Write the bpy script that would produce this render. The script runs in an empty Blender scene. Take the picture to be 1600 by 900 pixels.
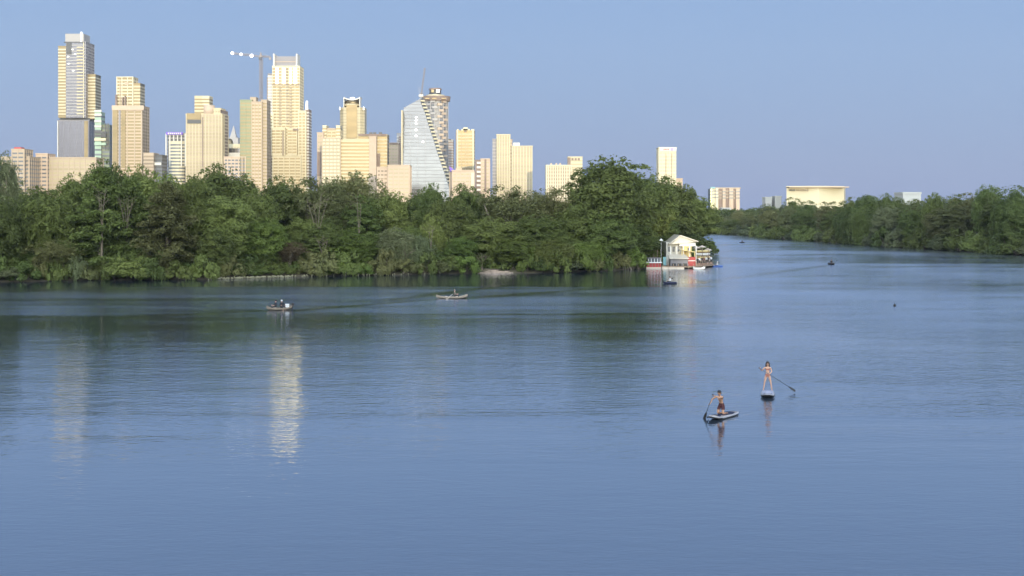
import bpy, bmesh, math, random
import numpy as np
from mathutils import Vector, Matrix
from mathutils.geometry import tessellate_polygon

# ------------------------------------------------------------------ camera, sky, sun, exposure
sc = bpy.context.scene
C = sc.collection
H_EYE, F, HOR = 10.5, 2000.0, 335.0      # eye height (m), focal length in photo pixels, horizon row
cam = bpy.data.cameras.new('camera')
cam.sensor_width = 36; cam.lens = 36 * F / 1600
cam.shift_y = -(450 - HOR) / 1600
cam.clip_start = 0.5; cam.clip_end = 30000
co = bpy.data.objects.new('camera', cam); C.objects.link(co)
co.location = (0, 0, H_EYE); co.rotation_euler = (math.radians(90), 0, 0)
sc.camera = co

SUN_EL, SUN_AZ = 2.6, -10.0; WEST = 13.0                # degrees; azimuth measured from straight behind the camera, towards its left
w = bpy.data.worlds.new("World"); sc.world = w; w.use_nodes = True
nt = w.node_tree; bg = nt.nodes['Background']
sky = nt.nodes.new('ShaderNodeTexSky'); sky.sky_type = 'NISHITA'; sky.sun_disc = False
sky.sun_elevation = math.radians(SUN_EL); sky.sun_rotation = math.radians(180 + SUN_AZ)
sky.altitude = 0; sky.air_density = 1.0; sky.dust_density = 0.6; sky.ozone_density = 2.6
# evening sky: the Nishita sky blended into the pale violet blue the air really had that evening, brighter over the west
def wn(kind, **kw):
    n_ = nt.nodes.new(kind)
    for k_, v_ in kw.items(): setattr(n_, k_, v_)
    return n_
gtc = wn('ShaderNodeTexCoord'); sep = wn('ShaderNodeSeparateXYZ'); nt.links.new(gtc.outputs['Generated'], sep.inputs[0])
ramp = wn('ShaderNodeValToRGB'); nt.links.new(sep.outputs['Z'], ramp.inputs[0])
cr = ramp.color_ramp; cr.interpolation = 'B_SPLINE'
KS = 1 / (0.15 * 2 ** 0.8)
stops = [(0.0, (.300, .395, .650)), (0.06, (.292, .395, .660)), (0.16, (.283, .435, .730)), (0.35, (.285, .420, .730)), (0.7, (.200, .290, .540)), (1.0, (.100, .160, .340))]
while len(cr.elements) < len(stops): cr.elements.new(.5)
for el_, (p_, c_) in zip(cr.elements, stops): el_.position = p_; el_.color = (*c_, 1)
wst = wn('ShaderNodeMapRange', interpolation_type='SMOOTHSTEP'); nt.links.new(sep.outputs['Y'], wst.inputs[0])
wst.inputs[1].default_value = .15; wst.inputs[2].default_value = -1.0; wst.inputs[3].default_value = 0; wst.inputs[4].default_value = 1
warm = wn('ShaderNodeMix', data_type='RGBA', blend_type='MULTIPLY'); warm.inputs[7].default_value = (WEST * 1.35, WEST * 1.0, WEST * .58, 1)
nt.links.new(wst.outputs[0], warm.inputs[0]); nt.links.new(ramp.outputs[0], warm.inputs[6])
scl = wn('ShaderNodeMix', data_type='RGBA', blend_type='MULTIPLY'); scl.inputs[0].default_value = 1; scl.inputs[7].default_value = (KS, KS, KS, 1)
nt.links.new(warm.outputs[2], scl.inputs[6])
mixs = wn('ShaderNodeMix', data_type='RGBA'); mixs.inputs[0].default_value = .88
nt.links.new(sky.outputs[0], mixs.inputs[6]); nt.links.new(scl.outputs[2], mixs.inputs[7]); nt.links.new(mixs.outputs[2], bg.inputs[0])
bg.inputs[1].default_value = 0.15
sun = bpy.data.lights.new('sun', 'SUN'); sun.energy = 2.0; sun.angle = math.radians(0.5)
sun.color = (1.0, 0.85, 0.56)
so = bpy.data.objects.new('sun', sun); C.objects.link(so)
a = math.radians(SUN_AZ); e = math.radians(SUN_EL)
to_sun = Vector((-math.sin(a) * math.cos(e), -math.cos(a) * math.cos(e), math.sin(e)))
so.rotation_euler = to_sun.to_track_quat('Z', 'Y').to_euler()
so.location = (0, -50, 120)
sc.view_settings.view_transform = 'Standard'; sc.view_settings.look = 'None'
sc.view_settings.gamma = 1; sc.view_settings.use_curve_mapping = False
sc.view_settings.exposure = 0.8
sc.render.engine = 'CYCLES'
cy = sc.cycles
cy.use_denoising = True
cy.volume_bounces = 1; cy.max_bounces = 5; cy.diffuse_bounces = 3; cy.glossy_bounces = 3; cy.transmission_bounces = 2; cy.transparent_max_bounces = 4
cy.caustics_reflective = False; cy.caustics_refractive = False

# ------------------------------------------------------------------ helpers
R = random.Random(7)
def PX(px, D): return (px - 800) / F * D
def PZ(py, D): return H_EYE + (HOR - py) / F * D
def DW(py): return H_EYE * F / (py - HOR)      # distance of a point on the water seen at row py

def mat(name, col, rough=0.7, metal=0.0, noise=0.0, nscale=1.0, nsc=(1, 1, 1), spec=0.5, emit=None, es=0, bump=0, obj_var=0.0):
    m = bpy.data.materials.new(name); m.use_nodes = True
    t = m.node_tree; b = t.nodes['Principled BSDF']
    b.inputs['Base Color'].default_value = (*col, 1); b.inputs['Roughness'].default_value = rough
    b.inputs['Metallic'].default_value = metal; b.inputs['Specular IOR Level'].default_value = spec
    if emit:
        b.inputs['Emission Color'].default_value = (*emit, 1); b.inputs['Emission Strength'].default_value = es
    last = None
    if noise:
        tc = t.nodes.new('ShaderNodeTexCoord'); mp = t.nodes.new('ShaderNodeMapping'); mp.inputs['Scale'].default_value = nsc
        n = t.nodes.new('ShaderNodeTexNoise'); n.inputs['Scale'].default_value = nscale; n.inputs['Detail'].default_value = 4
        r = t.nodes.new('ShaderNodeMapRange'); r.inputs[1].default_value = .3; r.inputs[2].default_value = .7
        r.inputs[3].default_value = 1 - noise; r.inputs[4].default_value = 1 + noise
        h = t.nodes.new('ShaderNodeHueSaturation'); h.inputs['Color'].default_value = (*col, 1)
        t.links.new(tc.outputs['Object'], mp.inputs[0]); t.links.new(mp.outputs[0], n.inputs[0])
        t.links.new(n.outputs[0], r.inputs[0]); t.links.new(r.outputs[0], h.inputs['Value'])
        last = h.outputs[0]; t.links.new(last, b.inputs['Base Color'])
        if bump:
            bp = t.nodes.new('ShaderNodeBump'); bp.inputs['Distance'].default_value = bump
            t.links.new(n.outputs[0], bp.inputs['Height']); t.links.new(bp.outputs[0], b.inputs['Normal'])
    if obj_var:
        oi = t.nodes.new('ShaderNodeObjectInfo'); r2 = t.nodes.new('ShaderNodeMapRange')
        r2.inputs[3].default_value = 1 - obj_var; r2.inputs[4].default_value = 1 + obj_var
        h2 = t.nodes.new('ShaderNodeHueSaturation')
        if last: t.links.new(last, h2.inputs['Color'])
        else: h2.inputs['Color'].default_value = (*col, 1)
        t.links.new(oi.outputs['Random'], r2.inputs[0]); t.links.new(r2.outputs[0], h2.inputs['Value'])
        t.links.new(h2.outputs[0], b.inputs['Base Color'])
    return m

class MB:
    def __init__(s): s.v = []; s.f = []; s.m = []
    def add(s, vs, fs, mi=0):
        k = len(s.v); s.v += [tuple(p) for p in vs]
        for f in fs: s.f.append([i + k for i in f]); s.m.append(mi)
        return s
    def prism(s, pts, z0, z1, mi=0, top_scale=None):
        n = len(pts); tp = pts
        if top_scale is not None:
            cx = sum(p[0] for p in pts) / n; cyy = sum(p[1] for p in pts) / n
            tp = [(cx + (p[0] - cx) * top_scale, cyy + (p[1] - cyy) * top_scale) for p in pts]
        vs = [(p[0], p[1], z0) for p in pts] + [(p[0], p[1], z1) for p in tp]
        fs = [[i, (i + 1) % n, n + (i + 1) % n, n + i] for i in range(n)] + [list(range(n))[::-1], list(range(n, 2 * n))]
        return s.add(vs, fs, mi)
    def box(s, x0, x1, y0, y1, z0, z1, mi=0):
        return s.prism([(x0, y0), (x1, y0), (x1, y1), (x0, y1)], z0, z1, mi)
    def tube(s, pts, rad, n=6, mi=0, cap=True):
        pts = [Vector(p) for p in pts]
        if not isinstance(rad, (list, tuple)): rad = [rad] * len(pts)
        rings = []; k0 = len(s.v)
        for i, p in enumerate(pts):
            d = (pts[min(i + 1, len(pts) - 1)] - pts[max(i - 1, 0)]).normalized()
            u = d.orthogonal().normalized() if i == 0 else (u - d * u.dot(d)).normalized()
            vv = d.cross(u)
            for k in range(n):
                t = 2 * math.pi * k / n
                s.v.append(tuple(p + (u * math.cos(t) + vv * math.sin(t)) * rad[i]))
        for i in range(len(pts) - 1):
            for k in range(n):
                a_ = k0 + i * n; s.f.append([a_ + k, a_ + (k + 1) % n, a_ + n + (k + 1) % n, a_ + n + k]); s.m.append(mi)
        if cap:
            s.f.append([k0 + k for k in range(n)][::-1]); s.m.append(mi)
            s.f.append([k0 + (len(pts) - 1) * n + k for k in range(n)]); s.m.append(mi)
        return s
    def ell(s, c, r, n=10, m=6, mi=0):
        vs = []; fs = []
        for j in range(1, m):
            ph = math.pi * j / m
            for k in range(n):
                t = 2 * math.pi * k / n
                vs.append((c[0] + r[0] * math.sin(ph) * math.cos(t), c[1] + r[1] * math.sin(ph) * math.sin(t), c[2] + r[2] * math.cos(ph)))
        vs += [(c[0], c[1], c[2] + r[2]), (c[0], c[1], c[2] - r[2])]; T = len(vs) - 2
        for j in range(m - 2):
            for k in range(n):
                fs.append([j * n + k, (j + 1) * n + k, (j + 1) * n + (k + 1) % n, j * n + (k + 1) % n])
        for k in range(n):
            fs.append([T, k, (k + 1) % n]); fs.append([T + 1, (m - 2) * n + (k + 1) % n, (m - 2) * n + k])
        return s.add(vs, fs, mi)
    def mesh(s, name, mats, off=(0, 0, 0), smooth=False):
        me = bpy.data.meshes.new(name)
        me.from_pydata([(v[0] - off[0], v[1] - off[1], v[2] - off[2]) for v in s.v], [], s.f)
        if not isinstance(mats, (list, tuple)): mats = [mats]
        for m in mats: me.materials.append(m)
        if len(mats) > 1: me.polygons.foreach_set('material_index', s.m)
        if smooth: me.polygons.foreach_set('use_smooth', [True] * len(me.polygons))
        me.update(); return me
    def build(s, name, mats, parent=None, smooth=False, loc=None):
        off = loc if loc is not None else (world_loc(parent) if parent else (0, 0, 0))
        me = s.mesh(name, mats, off, smooth)
        o = bpy.data.objects.new(name, me); C.objects.link(o)
        if parent:
            o.parent = parent
            if loc is not None:
                pl = world_loc(parent); o.location = [loc[i] - pl[i] for i in range(3)]
        elif loc is not None: o.location = loc
        return o
def world_loc(o):
    p = Vector((0, 0, 0))
    while o: p += o.location; o = o.parent
    return p
def tag(o, label=None, cat=None, group=None, kind=None):
    if label: o['label'] = label
    if cat: o['category'] = cat
    if group: o['group'] = group
    if kind: o['kind'] = kind
    return o
def empty(name, loc, label, cat, group=None):
    o = bpy.data.objects.new(name, None); C.objects.link(o); o.location = loc; o.empty_display_size = 1
    return tag(o, label, cat, group)
def rect(xl, xr, D, depth, rot=0):
    X0, X1 = PX(xl, D), PX(xr, D); cx = (X0 + X1) / 2; hw = (X1 - X0) / 2; c_, s_ = math.cos(math.radians(rot)), math.sin(math.radians(rot))
    return [(cx + x * c_ - y * s_, D + x * s_ + y * c_) for x, y in ((-hw, 0), (hw, 0), (hw, depth), (-hw, depth))]
def ngon(pxc, D, r, n=16):
    X = PX(pxc, D); return [(X + r * math.cos(2 * math.pi * k / n), D + r + r * math.sin(2 * math.pi * k / n)) for k in range(n)]
def inflate(pts, d):
    n = len(pts); out = []
    for i in range(n):
        p0, p, p1 = Vector(pts[i - 1]), Vector(pts[i]), Vector(pts[(i + 1) % n])
        a_ = (p - p0).normalized(); b_ = (p1 - p).normalized()
        n1 = Vector((a_.y, -a_.x)); n2 = Vector((b_.y, -b_.x)); m = (n1 + n2); m = m / max(m.dot(n1), 1e-6)
        out.append(tuple(p + m * d))
    return out

# ------------------------------------------------------------------ ground, water, hill
M = {}
M['ground'] = mat('ground_soil', (0.07, 0.075, 0.035), .95, noise=.5, nscale=.15)
M['bank'] = mat('bank_mud', (0.10, 0.085, 0.055), .95, noise=.4, nscale=.6)
M['hill'] = mat('hill_scrub', (0.04, 0.055, 0.02), .95, noise=.4, nscale=.05)
shoreL = [(0, 441), (80, 439), (150, 438), (230, 438), (320, 437), (400, 434.5), (450, 433), (520, 431), (600, 430), (680, 428), (740, 427), (805, 427),
          (860, 426.5), (920, 424), (950, 423), (985, 421), (1010, 418.5), (1050, 408), (1085, 402), (1108, 395), (1113, 385)]
SL = [(PX(x, DW(y)), DW(y)) for x, y in shoreL]
SL = [(-420, -260), (-300, 30), (-190, 150), (-135, 188)] + SL + [(62, 560), (40, 760)]
shoreR = [(1125, 365.4), (1160, 368), (1200, 371.5), (1250, 375.5), (1300, 379.5), (1350, 383), (1400, 386.5), (1450, 389.5), (1500, 392.5), (1550, 395.5), (1600, 399), (1680, 404)]
SR = [(PX(x, DW(y)), DW(y)) for x, y in shoreR]
SR = [(70, 830)] + SR + [(175, 210), (260, 60), (420, -260)]
def jag(L, amp, seed):
    r = random.Random(seed); out = []
    for i in range(len(L) - 1):
        p, q = Vector(L[i]), Vector(L[i + 1]); k = max(1, int((q - p).length / 5)); k = min(k, 12)
        for j in range(k):
            t = j / k; v = p.lerp(q, t); out.append((v.x + r.uniform(-amp, amp) * .6, v.y + r.uniform(-amp, amp)))
    return out + [L[-1]]
SLj = jag(SL, 1.0, 1); SRj = jag(SR, 1.5, 2)
shore = SLj + SRj                        # walks up the left bank, round the far bend and back down the right bank
def offs(L, d):                          # inland is on the left side while walking
    out = []
    for i in range(len(L)):
        p0 = Vector(L[max(i - 2, 0)]); p1 = Vector(L[min(i + 2, len(L) - 1)]); t = (p1 - p0).normalized()
        out.append((L[i][0] - t.y * d, L[i][1] + t.x * d))
    return out
ring1 = offs(shore, 2.5)
outer = [(12000, -260), (12000, 14000), (-12000, 14000), (-12000, -260)]
mb = MB()
n = len(shore)
V = [(x, y, -0.5) for x, y in offs(shore, -1.5)] + [(x, y, 0.75) for x, y in ring1] 
mb.add(V, [[i, i + 1, n + i + 1, n + i] for i in range(n - 1)], 1)
poly = [Vector((x, y, 0.75)) for x, y in ring1] + [Vector((x, y, 0.75)) for x, y in outer]
tris = tessellate_polygon([poly])
mb.add([tuple(p) for p in poly], [list(t) for t in tris], 0)
g = mb.build('ground', [M['ground'], M['bank']]); tag(g, kind='structure')
bmx = bmesh.new(); bmx.from_mesh(g.data); bmesh.ops.recalc_face_normals(bmx, faces=bmx.faces); bmx.to_mesh(g.data); bmx.free()

# low wooded hill to the west (behind the viewer): its shadow already lies over the river and the trees
mb = MB(); xs = [-3000 + 60 * i for i in range(101)]; ys = [-700, -560, -430, -360, -320, -300, -280, -262]
prof = [.2, .7, .95, 1, 1, .97, .6, 0]
NOTCH_C = PX(1068, 250) - math.tan(a) * 0 ; 
xs = sorted(set(xs + [NOTCH_C + 55 + 3 * i for i in range(40)]))
rr = random.Random(3); vs = []
for j, y in enumerate(ys):
    for x in xs:
        hgt = 68 + 5 * math.sin(x * .006 + 1) + 3 * math.sin(x * .021)
        xn = NOTCH_C - (250 - y) * math.tan(a)
        gap = max(0, 1 - (abs(x - xn) / 14) ** 8)  # gap added in the unseen ridge so sun reaches the boathouse
        hgt = hgt * (1 - gap) + min(hgt, 22.0) * gap
        vs.append((x, y, prof[j] * hgt + (0.2 if j < 7 else 0)))
nx = len(xs)
fs = [[j * nx + i, j * nx + i + 1, (j + 1) * nx + i + 1, (j + 1) * nx + i] for j in range(len(ys) - 1) for i in range(nx - 1)]
mb.add(vs, fs); hl = mb.build('hill', M['hill']); tag(hl, kind='structure')

# water: a fine sheet; wind roughness and wakes are stored per point of the water surface
def seg_d(X, Y, p, q):
    p = np.array(p); q = np.array(q); d = q - p; L = d @ d
    t = np.clip(((X - p[0]) * d[0] + (Y - p[1]) * d[1]) / L, 0, 1)
    return np.hypot(X - p[0] - t * d[0], Y - p[1] - t * d[1]), t
def vnoise(X, Y, sx, sy, seed):
    r = np.random.RandomState(seed); g_ = r.rand(64, 64)
    u = X / sx; v = Y / sy; iu = np.floor(u).astype(int); iv = np.floor(v).astype(int); fu = u - iu; fv = v - iv
    fu = fu * fu * (3 - 2 * fu); fv = fv * fv * (3 - 2 * fv)
    G = lambda a_, b_: g_[a_ % 64, b_ % 64]
    return (G(iu, iv) * (1 - fu) + G(iu + 1, iv) * fu) * (1 - fv) + (G(iu, iv + 1) * (1 - fu) + G(iu + 1, iv + 1) * fu) * fv
rows = np.concatenate([[-260., -120, -30, 8], H_EYE * F / (np.linspace(1130, 362, 460) - HOR), [900, 1000]])
cols = np.concatenate([[-1.6, -1.0, -.6], np.linspace(-.46, .46, 380), [.6, 1.0, 1.6]])
Dg, Ug = np.meshgrid(rows, cols, indexing='ij')
Xw = Ug * np.maximum(np.abs(Dg), 120) if False else Ug * (np.abs(Dg) + 40) ; Yw = Dg
PY = HOR + H_EYE * F / np.maximum(Yw, 15)     # row at which the point shows, only used to write the patches down
def sm(x, a_, b_):
    t = np.clip((x - a_) / (b_ - a_), 0, 1); return t * t * (3 - 2 * t)
nz = vnoise(Xw, Yw, 28, 14, 1) * .5 + vnoise(Xw, Yw, 9, 5, 2) * .3 + vnoise(Xw, Yw, 3.5, 2.2, 3) * .2
# bands of breeze across the river: distance along Y
streak = vnoise(Xw, Yw, 42, 4.5, 11) * .55 + vnoise(Xw, Yw, 17, 1.9, 12) * .45
edge = (nz - .5) * .6 + (streak - .5) * .9
Dd = Yw * (1 + .22 * edge)
wind = np.zeros_like(Dd)
wind += .22 * sm(Yw * (1 + .3 * edge), 54, 60) + .26 * sm(Yw * (1 + .22 * edge), 64, 70)    # light breeze starts about 66 m out
wind -= .18 * sm(Dd, 97, 104)                               # calmer patch from 100 m ...
wind += .42 * sm(Dd, 118, 158)                              # ... breeze again from 135 m
lee = sm(Yw - (180 + Xw * .22) - 34 * edge, 0, 13) * (Xw < 30)           # lee under the left bank
wind = wind * (1 - lee) + (.02 + .12 * nz) * lee
bigc = sm(Xw, 4, 10) * (1 - sm(Xw, 24, 34)) * sm(Dd, 96, 100) * (1 - sm(Dd, 128, 146))
wind -= .12 * bigc
openr = sm(Xw, 22, 45) * sm(Yw, 85, 120)
wind = wind * (1 - openr) + (.45 + .5 * nz) * openr
wind += (nz - .5) * .35 * sm(Dd, 66, 75) + (streak - .5) * .42 * sm(Yw, 85, 120)
wake = np.zeros_like(Dd)
def WP(px, py): D = DW(py); return (PX(px, D), D)
def add_wake(p, q, w0, w1, amp):
    global wake, wind
    d, t = seg_d(Xw, Yw, WP(*p), WP(*q)); wd = w0 + (w1 - w0) * t
    k = np.exp(-(d / wd) ** 2); wake += amp * k * (1 - .5 * t)
    wind -= .35 * k
for arg in [((690, 467), (455, 486), .5, 1.4, .05), ((418, 485), (150, 498), .5, 1.3, .02), ((1040, 443), (735, 466), .5, 1.8, .05),
            ((1135, 652), (1200, 640), .12, .3, .007), ((1140, 655), (1260, 660), .1, .4, .006), ((1190, 622), (1080, 606), .1, .3, .015),
            ((1212, 621), (1270, 618), .1, .3, .005), ((1296, 414), (1100, 440), .8, 2.5, -.05), ((1297, 412), (1120, 408), .8, 2.5, .05), ((960, 424), (620, 468), .7, 1.6, .04)]:
    add_wake(*arg)
wind += .28 * sm(Yw, 56, 63) * (1 - sm(Yw, 76, 92)) * sm(streak + nz, .85, 1.25)      # cat's paws where the breeze dies away
wind = np.clip(wind, 0.03, 1.0)
Zw = wake
nr, nc = Dg.shape
vw = np.stack([Xw, Yw, Zw], -1).reshape(-1, 3)
idx = np.arange(nr * nc).reshape(nr, nc)
fw = np.stack([idx[:-1, :-1], idx[:-1, 1:], idx[1:, 1:], idx[1:, :-1]], -1).reshape(-1, 4)
def np_mesh(name, v, f):
    me = bpy.data.meshes.new(name); k = f.shape[1]
    me.vertices.add(len(v)); me.vertices.foreach_set('co', np.ascontiguousarray(v, dtype=np.float32).ravel())
    me.loops.add(f.size); me.loops.foreach_set('vertex_index', np.ascontiguousarray(f, dtype=np.int32).ravel())
    me.polygons.add(len(f)); me.polygons.foreach_set('loop_start', np.arange(0, f.size, k, dtype=np.int32))
    me.polygons.foreach_set('loop_total', np.full(len(f), k, dtype=np.int32))
    me.update(calc_edges=True); return me
me = np_mesh('water', vw, fw)
me.polygons.foreach_set('use_smooth', np.ones(len(fw), dtype=bool))
rough = .012 + wind * (.02 + .20 * sm(Yw, 76, 125))       # waves too small to resolve far off
at = me.attributes.new('rough', 'FLOAT', 'POINT'); at.data.foreach_set('value', rough.astype(np.float32).ravel())
at = me.attributes.new('wind', 'FLOAT', 'POINT'); at.data.foreach_set('value', wind.astype(np.float32).ravel())
wm = bpy.data.materials.new('river_water'); wm.use_nodes = True; t = wm.node_tree
t.nodes.remove(t.nodes['Principled BSDF'])
dif = t.nodes.new('ShaderNodeBsdfDiffuse'); dif.inputs[0].default_value = (0.032, 0.048, 0.070, 1)
gls = t.nodes.new('ShaderNodeBsdfGlossy'); gls.inputs[0].default_value = (.90, .94, 1.0, 1)
tc = t.nodes.new('ShaderNodeTexCoord'); an = t.nodes.new('ShaderNodeAttribute'); an.attribute_name = 'wind'
def noise_node(scl, detail, vec):
    mp = t.nodes.new('ShaderNodeMapping'); mp.inputs['Scale'].default_value = vec
    n_ = t.nodes.new('ShaderNodeTexNoise'); n_.inputs['Scale'].default_value = scl; n_.inputs['Detail'].default_value = detail
    t.links.new(tc.outputs['Object'], mp.inputs[0]); t.links.new(mp.outputs[0], n_.inputs[0]); return n_
def mth(op, x, y):
    m_ = t.nodes.new('ShaderNodeMath'); m_.operation = op
    for k, q in enumerate((x, y)):
        if isinstance(q, (int, float)): m_.inputs[k].default_value = q
        else: t.links.new(q, m_.inputs[k])
    return m_.outputs[0]
n1 = noise_node(1.0, 3, (.75, 1.9, 1)); n2 = noise_node(1.0, 2, (.12, .26, 1)); n3 = noise_node(1.0, 2, (2.6, 6.0, 1))
amp = mth('ADD', mth('MULTIPLY', an.outputs['Fac'], 0.046), 0.007)
hgt = mth('ADD', mth('MULTIPLY', n1.outputs[0], amp), mth('ADD', mth('MULTIPLY', n2.outputs[0], mth('ADD', mth('MULTIPLY', an.outputs['Fac'], .055), .016)), mth('MULTIPLY', mth('ADD', amp, .018), mth('MULTIPLY', n3.outputs[0], .22))))
bp = t.nodes.new('ShaderNodeBump'); bp.inputs['Distance'].default_value = 1.0; bp.inputs['Strength'].default_value = 1.0
t.links.new(hgt, bp.inputs['Height'])
fr = t.nodes.new('ShaderNodeFresnel'); fr.inputs['IOR'].default_value = 1.333; t.links.new(bp.outputs[0], fr.inputs['Normal'])
fac = mth('POWER', fr.outputs[0], .5)
t.links.new(bp.outputs[0], gls.inputs['Normal'])
ar = t.nodes.new('ShaderNodeAttribute'); ar.attribute_name = 'rough'; rg = ar.outputs['Fac']
t.links.new(rg, gls.inputs['Roughness'])
mxs = t.nodes.new('ShaderNodeMixShader'); t.links.new(fac, mxs.inputs[0]); t.links.new(dif.outputs[0], mxs.inputs[1]); t.links.new(gls.outputs[0], mxs.inputs[2])
t.links.new(mxs.outputs[0], t.nodes['Material Output'].inputs[0])
me.materials.append(wm)
wo = bpy.data.objects.new('river_water', me); C.objects.link(wo); tag(wo, kind='structure')

# ------------------------------------------------------------------ downtown buildings
def glassmat(name, col, rough, metal=.85, var=0.12):
    return mat(name, col, rough, metal, noise=var, nscale=1.0, nsc=(.05, .05, .3))
M['cream'] = mat('cream_render', (.47, .405, .27), .55, noise=.05, nscale=.05)
M['ivory'] = mat('ivory_panel', (.52, .47, .335), .5, noise=.05, nscale=.05)
M['white'] = mat('white_panel', (.52, .51, .48), .5, noise=.04, nscale=.1)
M['tan'] = mat('tan_concrete', (.37, .295, .22), .7, noise=.08, nscale=.05)
M['pink'] = mat('pinkish_stone', (.44, .34, .26), .7, noise=.08, nscale=.05)
M['grey'] = mat('grey_panel', (.20, .19, .21), .5, noise=.06, nscale=.05)
M['lgrey'] = mat('light_grey_panel', (.29, .275, .275), .5, noise=.06, nscale=.05)
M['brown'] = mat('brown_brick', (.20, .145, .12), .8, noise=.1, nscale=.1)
M['dark'] = mat('dark_metal', (.06, .06, .065), .5)
M['dwin'] = mat('dark_window_glass', (.10, .11, .13), .38, .0, obj_var=.25)
M['bwin'] = mat('bronze_window_glass', (.20, .15, .10), .4, .0, obj_var=.2)
M['ywin'] = mat('pale_window_glass', (.34, .29, .18), .45, .0, obj_var=.12)
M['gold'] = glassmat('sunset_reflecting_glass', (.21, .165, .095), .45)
M['sgl'] = glassmat('silver_glass', (.13, .125, .14), .25)
M['bgl'] = glassmat('blue_silver_glass', (.20, .19, .185), .16)
M['ggl'] = glassmat('green_tint_glass', (.15, .165, .11), .35)
M['green'] = mat('pale_green_panel', (.30, .42, .33), .5)
M['purple'] = mat('purple_fabric', (.16, .08, .50), .6)
M['redp'] = mat('red_paint', (.36, .035, .035), .5, noise=.15, nscale=2)
M['teal'] = mat('teal_paint', (.16, .34, .37), .5)
M['lamp'] = mat('flood_lamp_glass', (1, 1, 1), .3, emit=(1, .95, .88), es=4)
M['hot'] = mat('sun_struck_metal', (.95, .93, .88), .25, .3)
M['fline'] = mat('grey_floor_edge', (.22, .22, .24), .5)
M['crane'] = mat('crane_steel', (.20, .17, .16), .6)
Z0 = 1.0
def tower(name, label, px, D, group=None, cat='building'):
    return empty(name, (PX(px, D), D + 8, Z0), label, cat, group)
def facing(p, q):                                   # does this edge of a footprint face the river
    nx_, ny_ = (q[1] - p[1]), -(q[0] - p[0]); mx, my = (p[0] + q[0]) / 2, (p[1] + q[1]) / 2
    return nx_ * -mx + ny_ * -my > 0
def vol(t, pts, ytop, wall, win=None, fh=3.6, frac=.5, pier=0, pmat=None, ybot=None, pw=.9, D=None, shaft='shaft', band='window_band', prd=.35, ledge=False, top=True):
    D = D or min(p[1] for p in pts)
    z1 = PZ(ytop, D); z0 = PZ(ybot, D) if ybot is not None else Z0
    MB().prism(pts, z0, z1).build(shaft, M[wall], t)
    L = world_loc(t)
    if win:
        nfl = max(1, int((z1 - z0 - 1.0) / fh)); vis0 = max(z0, 30 if D > 1000 else 2)
        mw = MB().prism(inflate(pts, .12), 0, fh * frac).mesh(band, M[win], (L.x, L.y, 0))
        cnt = 0
        for i in range(nfl):
            z = z1 - 1.2 - (i + 1) * fh + fh * .25
            if z < vis0 - 6 or cnt > 70: break
            o = bpy.data.objects.new(band, mw); C.objects.link(o); o.parent = t; o.location = (0, 0, z - L.z); cnt += 1
    if pier:
        for i in range(len(pts)):
            p, q = pts[i], pts[(i + 1) % len(pts)]
            if not facing(p, q): continue
            P_, Q_ = Vector(p), Vector(q); ln = (Q_ - P_).length; k = max(1, round(ln / pier)); d = (Q_ - P_) / ln; nr_ = Vector((d.y, -d.x))
            for j in range(k + 1):
                c = P_ + d * (ln * j / k); 
                c = P_ + d * min(max(ln * j / k, pw / 2), ln - pw / 2)
                a_ = c - d * pw / 2; b_ = c + d * pw / 2
                MB().prism([tuple(a_ + nr_ * prd), tuple(b_ + nr_ * prd), tuple(b_ - nr_ * .05), tuple(a_ - nr_ * .05)], z0, z1 + .3).build('pier', M[pmat or wall], t)
    if top:
        MB().prism(inflate(pts, .45 if pier else .25), z1, z1 + .9).build('parapet', M[pmat or wall], t)
    return z1
def blk(t, name, pts, y0, y1, m, D=None):
    D = D or min(p[1] for p in pts)
    return MB().prism(pts, PZ(y0, D), PZ(y1, D)).build(name, M[m], t)
def strip(t, name, xl, xr, ytop, ybot, D, m, prd=.7):
    return MB().box(PX(xl, D), PX(xr, D), D - prd, D + .5, PZ(ybot, D), PZ(ytop, D)).build(name, M[m], t)

# 1 low stepped block, far left
t = tower('apartment_building', 'pinkish tan stepped block at the far left end of the skyline', 35, 1150)
vol(t, rect(2, 46, 1150, 25), 246, 'tan', 'dwin', 3.6, .4, 5)
vol(t, rect(18, 38, 1146, 20), 234, 'tan', 'dwin', 3.6, .4, 5)
blk(t, 'roof_house', rect(22, 33, 1150, 8), 234, 230, 'redp')
t = tower('apartment_building', 'long low cream block with flat roof in front of the tallest glass tower', 84, 1180)
vol(t, rect(48, 150, 1180, 22), 247, 'tan', 'ywin', 3.6, .45, 5, 'tan')
vol(t, rect(56, 74, 1176, 20), 241, 'pink', 'dwin', 3.6, .4, 5)
# 2 the tallest, offset tower
D = 1500
t = tower('residential_tower', 'tallest slender glass tower with offset upper block and pale crown', 115, D)
vol(t, rect(90, 139, D, 30), 189, 'sgl', 'sgl', 3.6, .75, 7, 'grey', pw=.25, prd=.2)
strip(t, 'corner_pier', 132, 137.5, 189, 250, D, 'gold', 1.0)
strip(t, 'corner_pier', 90, 91.2, 189, 250, D, 'white', 1.0)
blk(t, 'recess', rect(93, 140, D + 4, 20), 189, 184, 'dark')
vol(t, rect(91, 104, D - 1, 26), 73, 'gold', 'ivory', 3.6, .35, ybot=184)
vol(t, rect(103, 134, D - 2, 30), 66, 'sgl', 'lgrey', 3.6, .3, 5, 'grey', ybot=184, pw=.3)
m_ = MB().box(PX(121.5, D), PX(131, D), D - 3.6, D - 2, 0, 1.3).mesh('balcony', M['cream'], (world_loc(t).x, world_loc(t).y, 0))
for k in range(22):
    o = bpy.data.objects.new('balcony', m_); C.objects.link(o); o.parent = t; o.location = (0, 0, PZ(70, D) - 3.7 * k * 1.0 - 4 - Z0)
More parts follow.
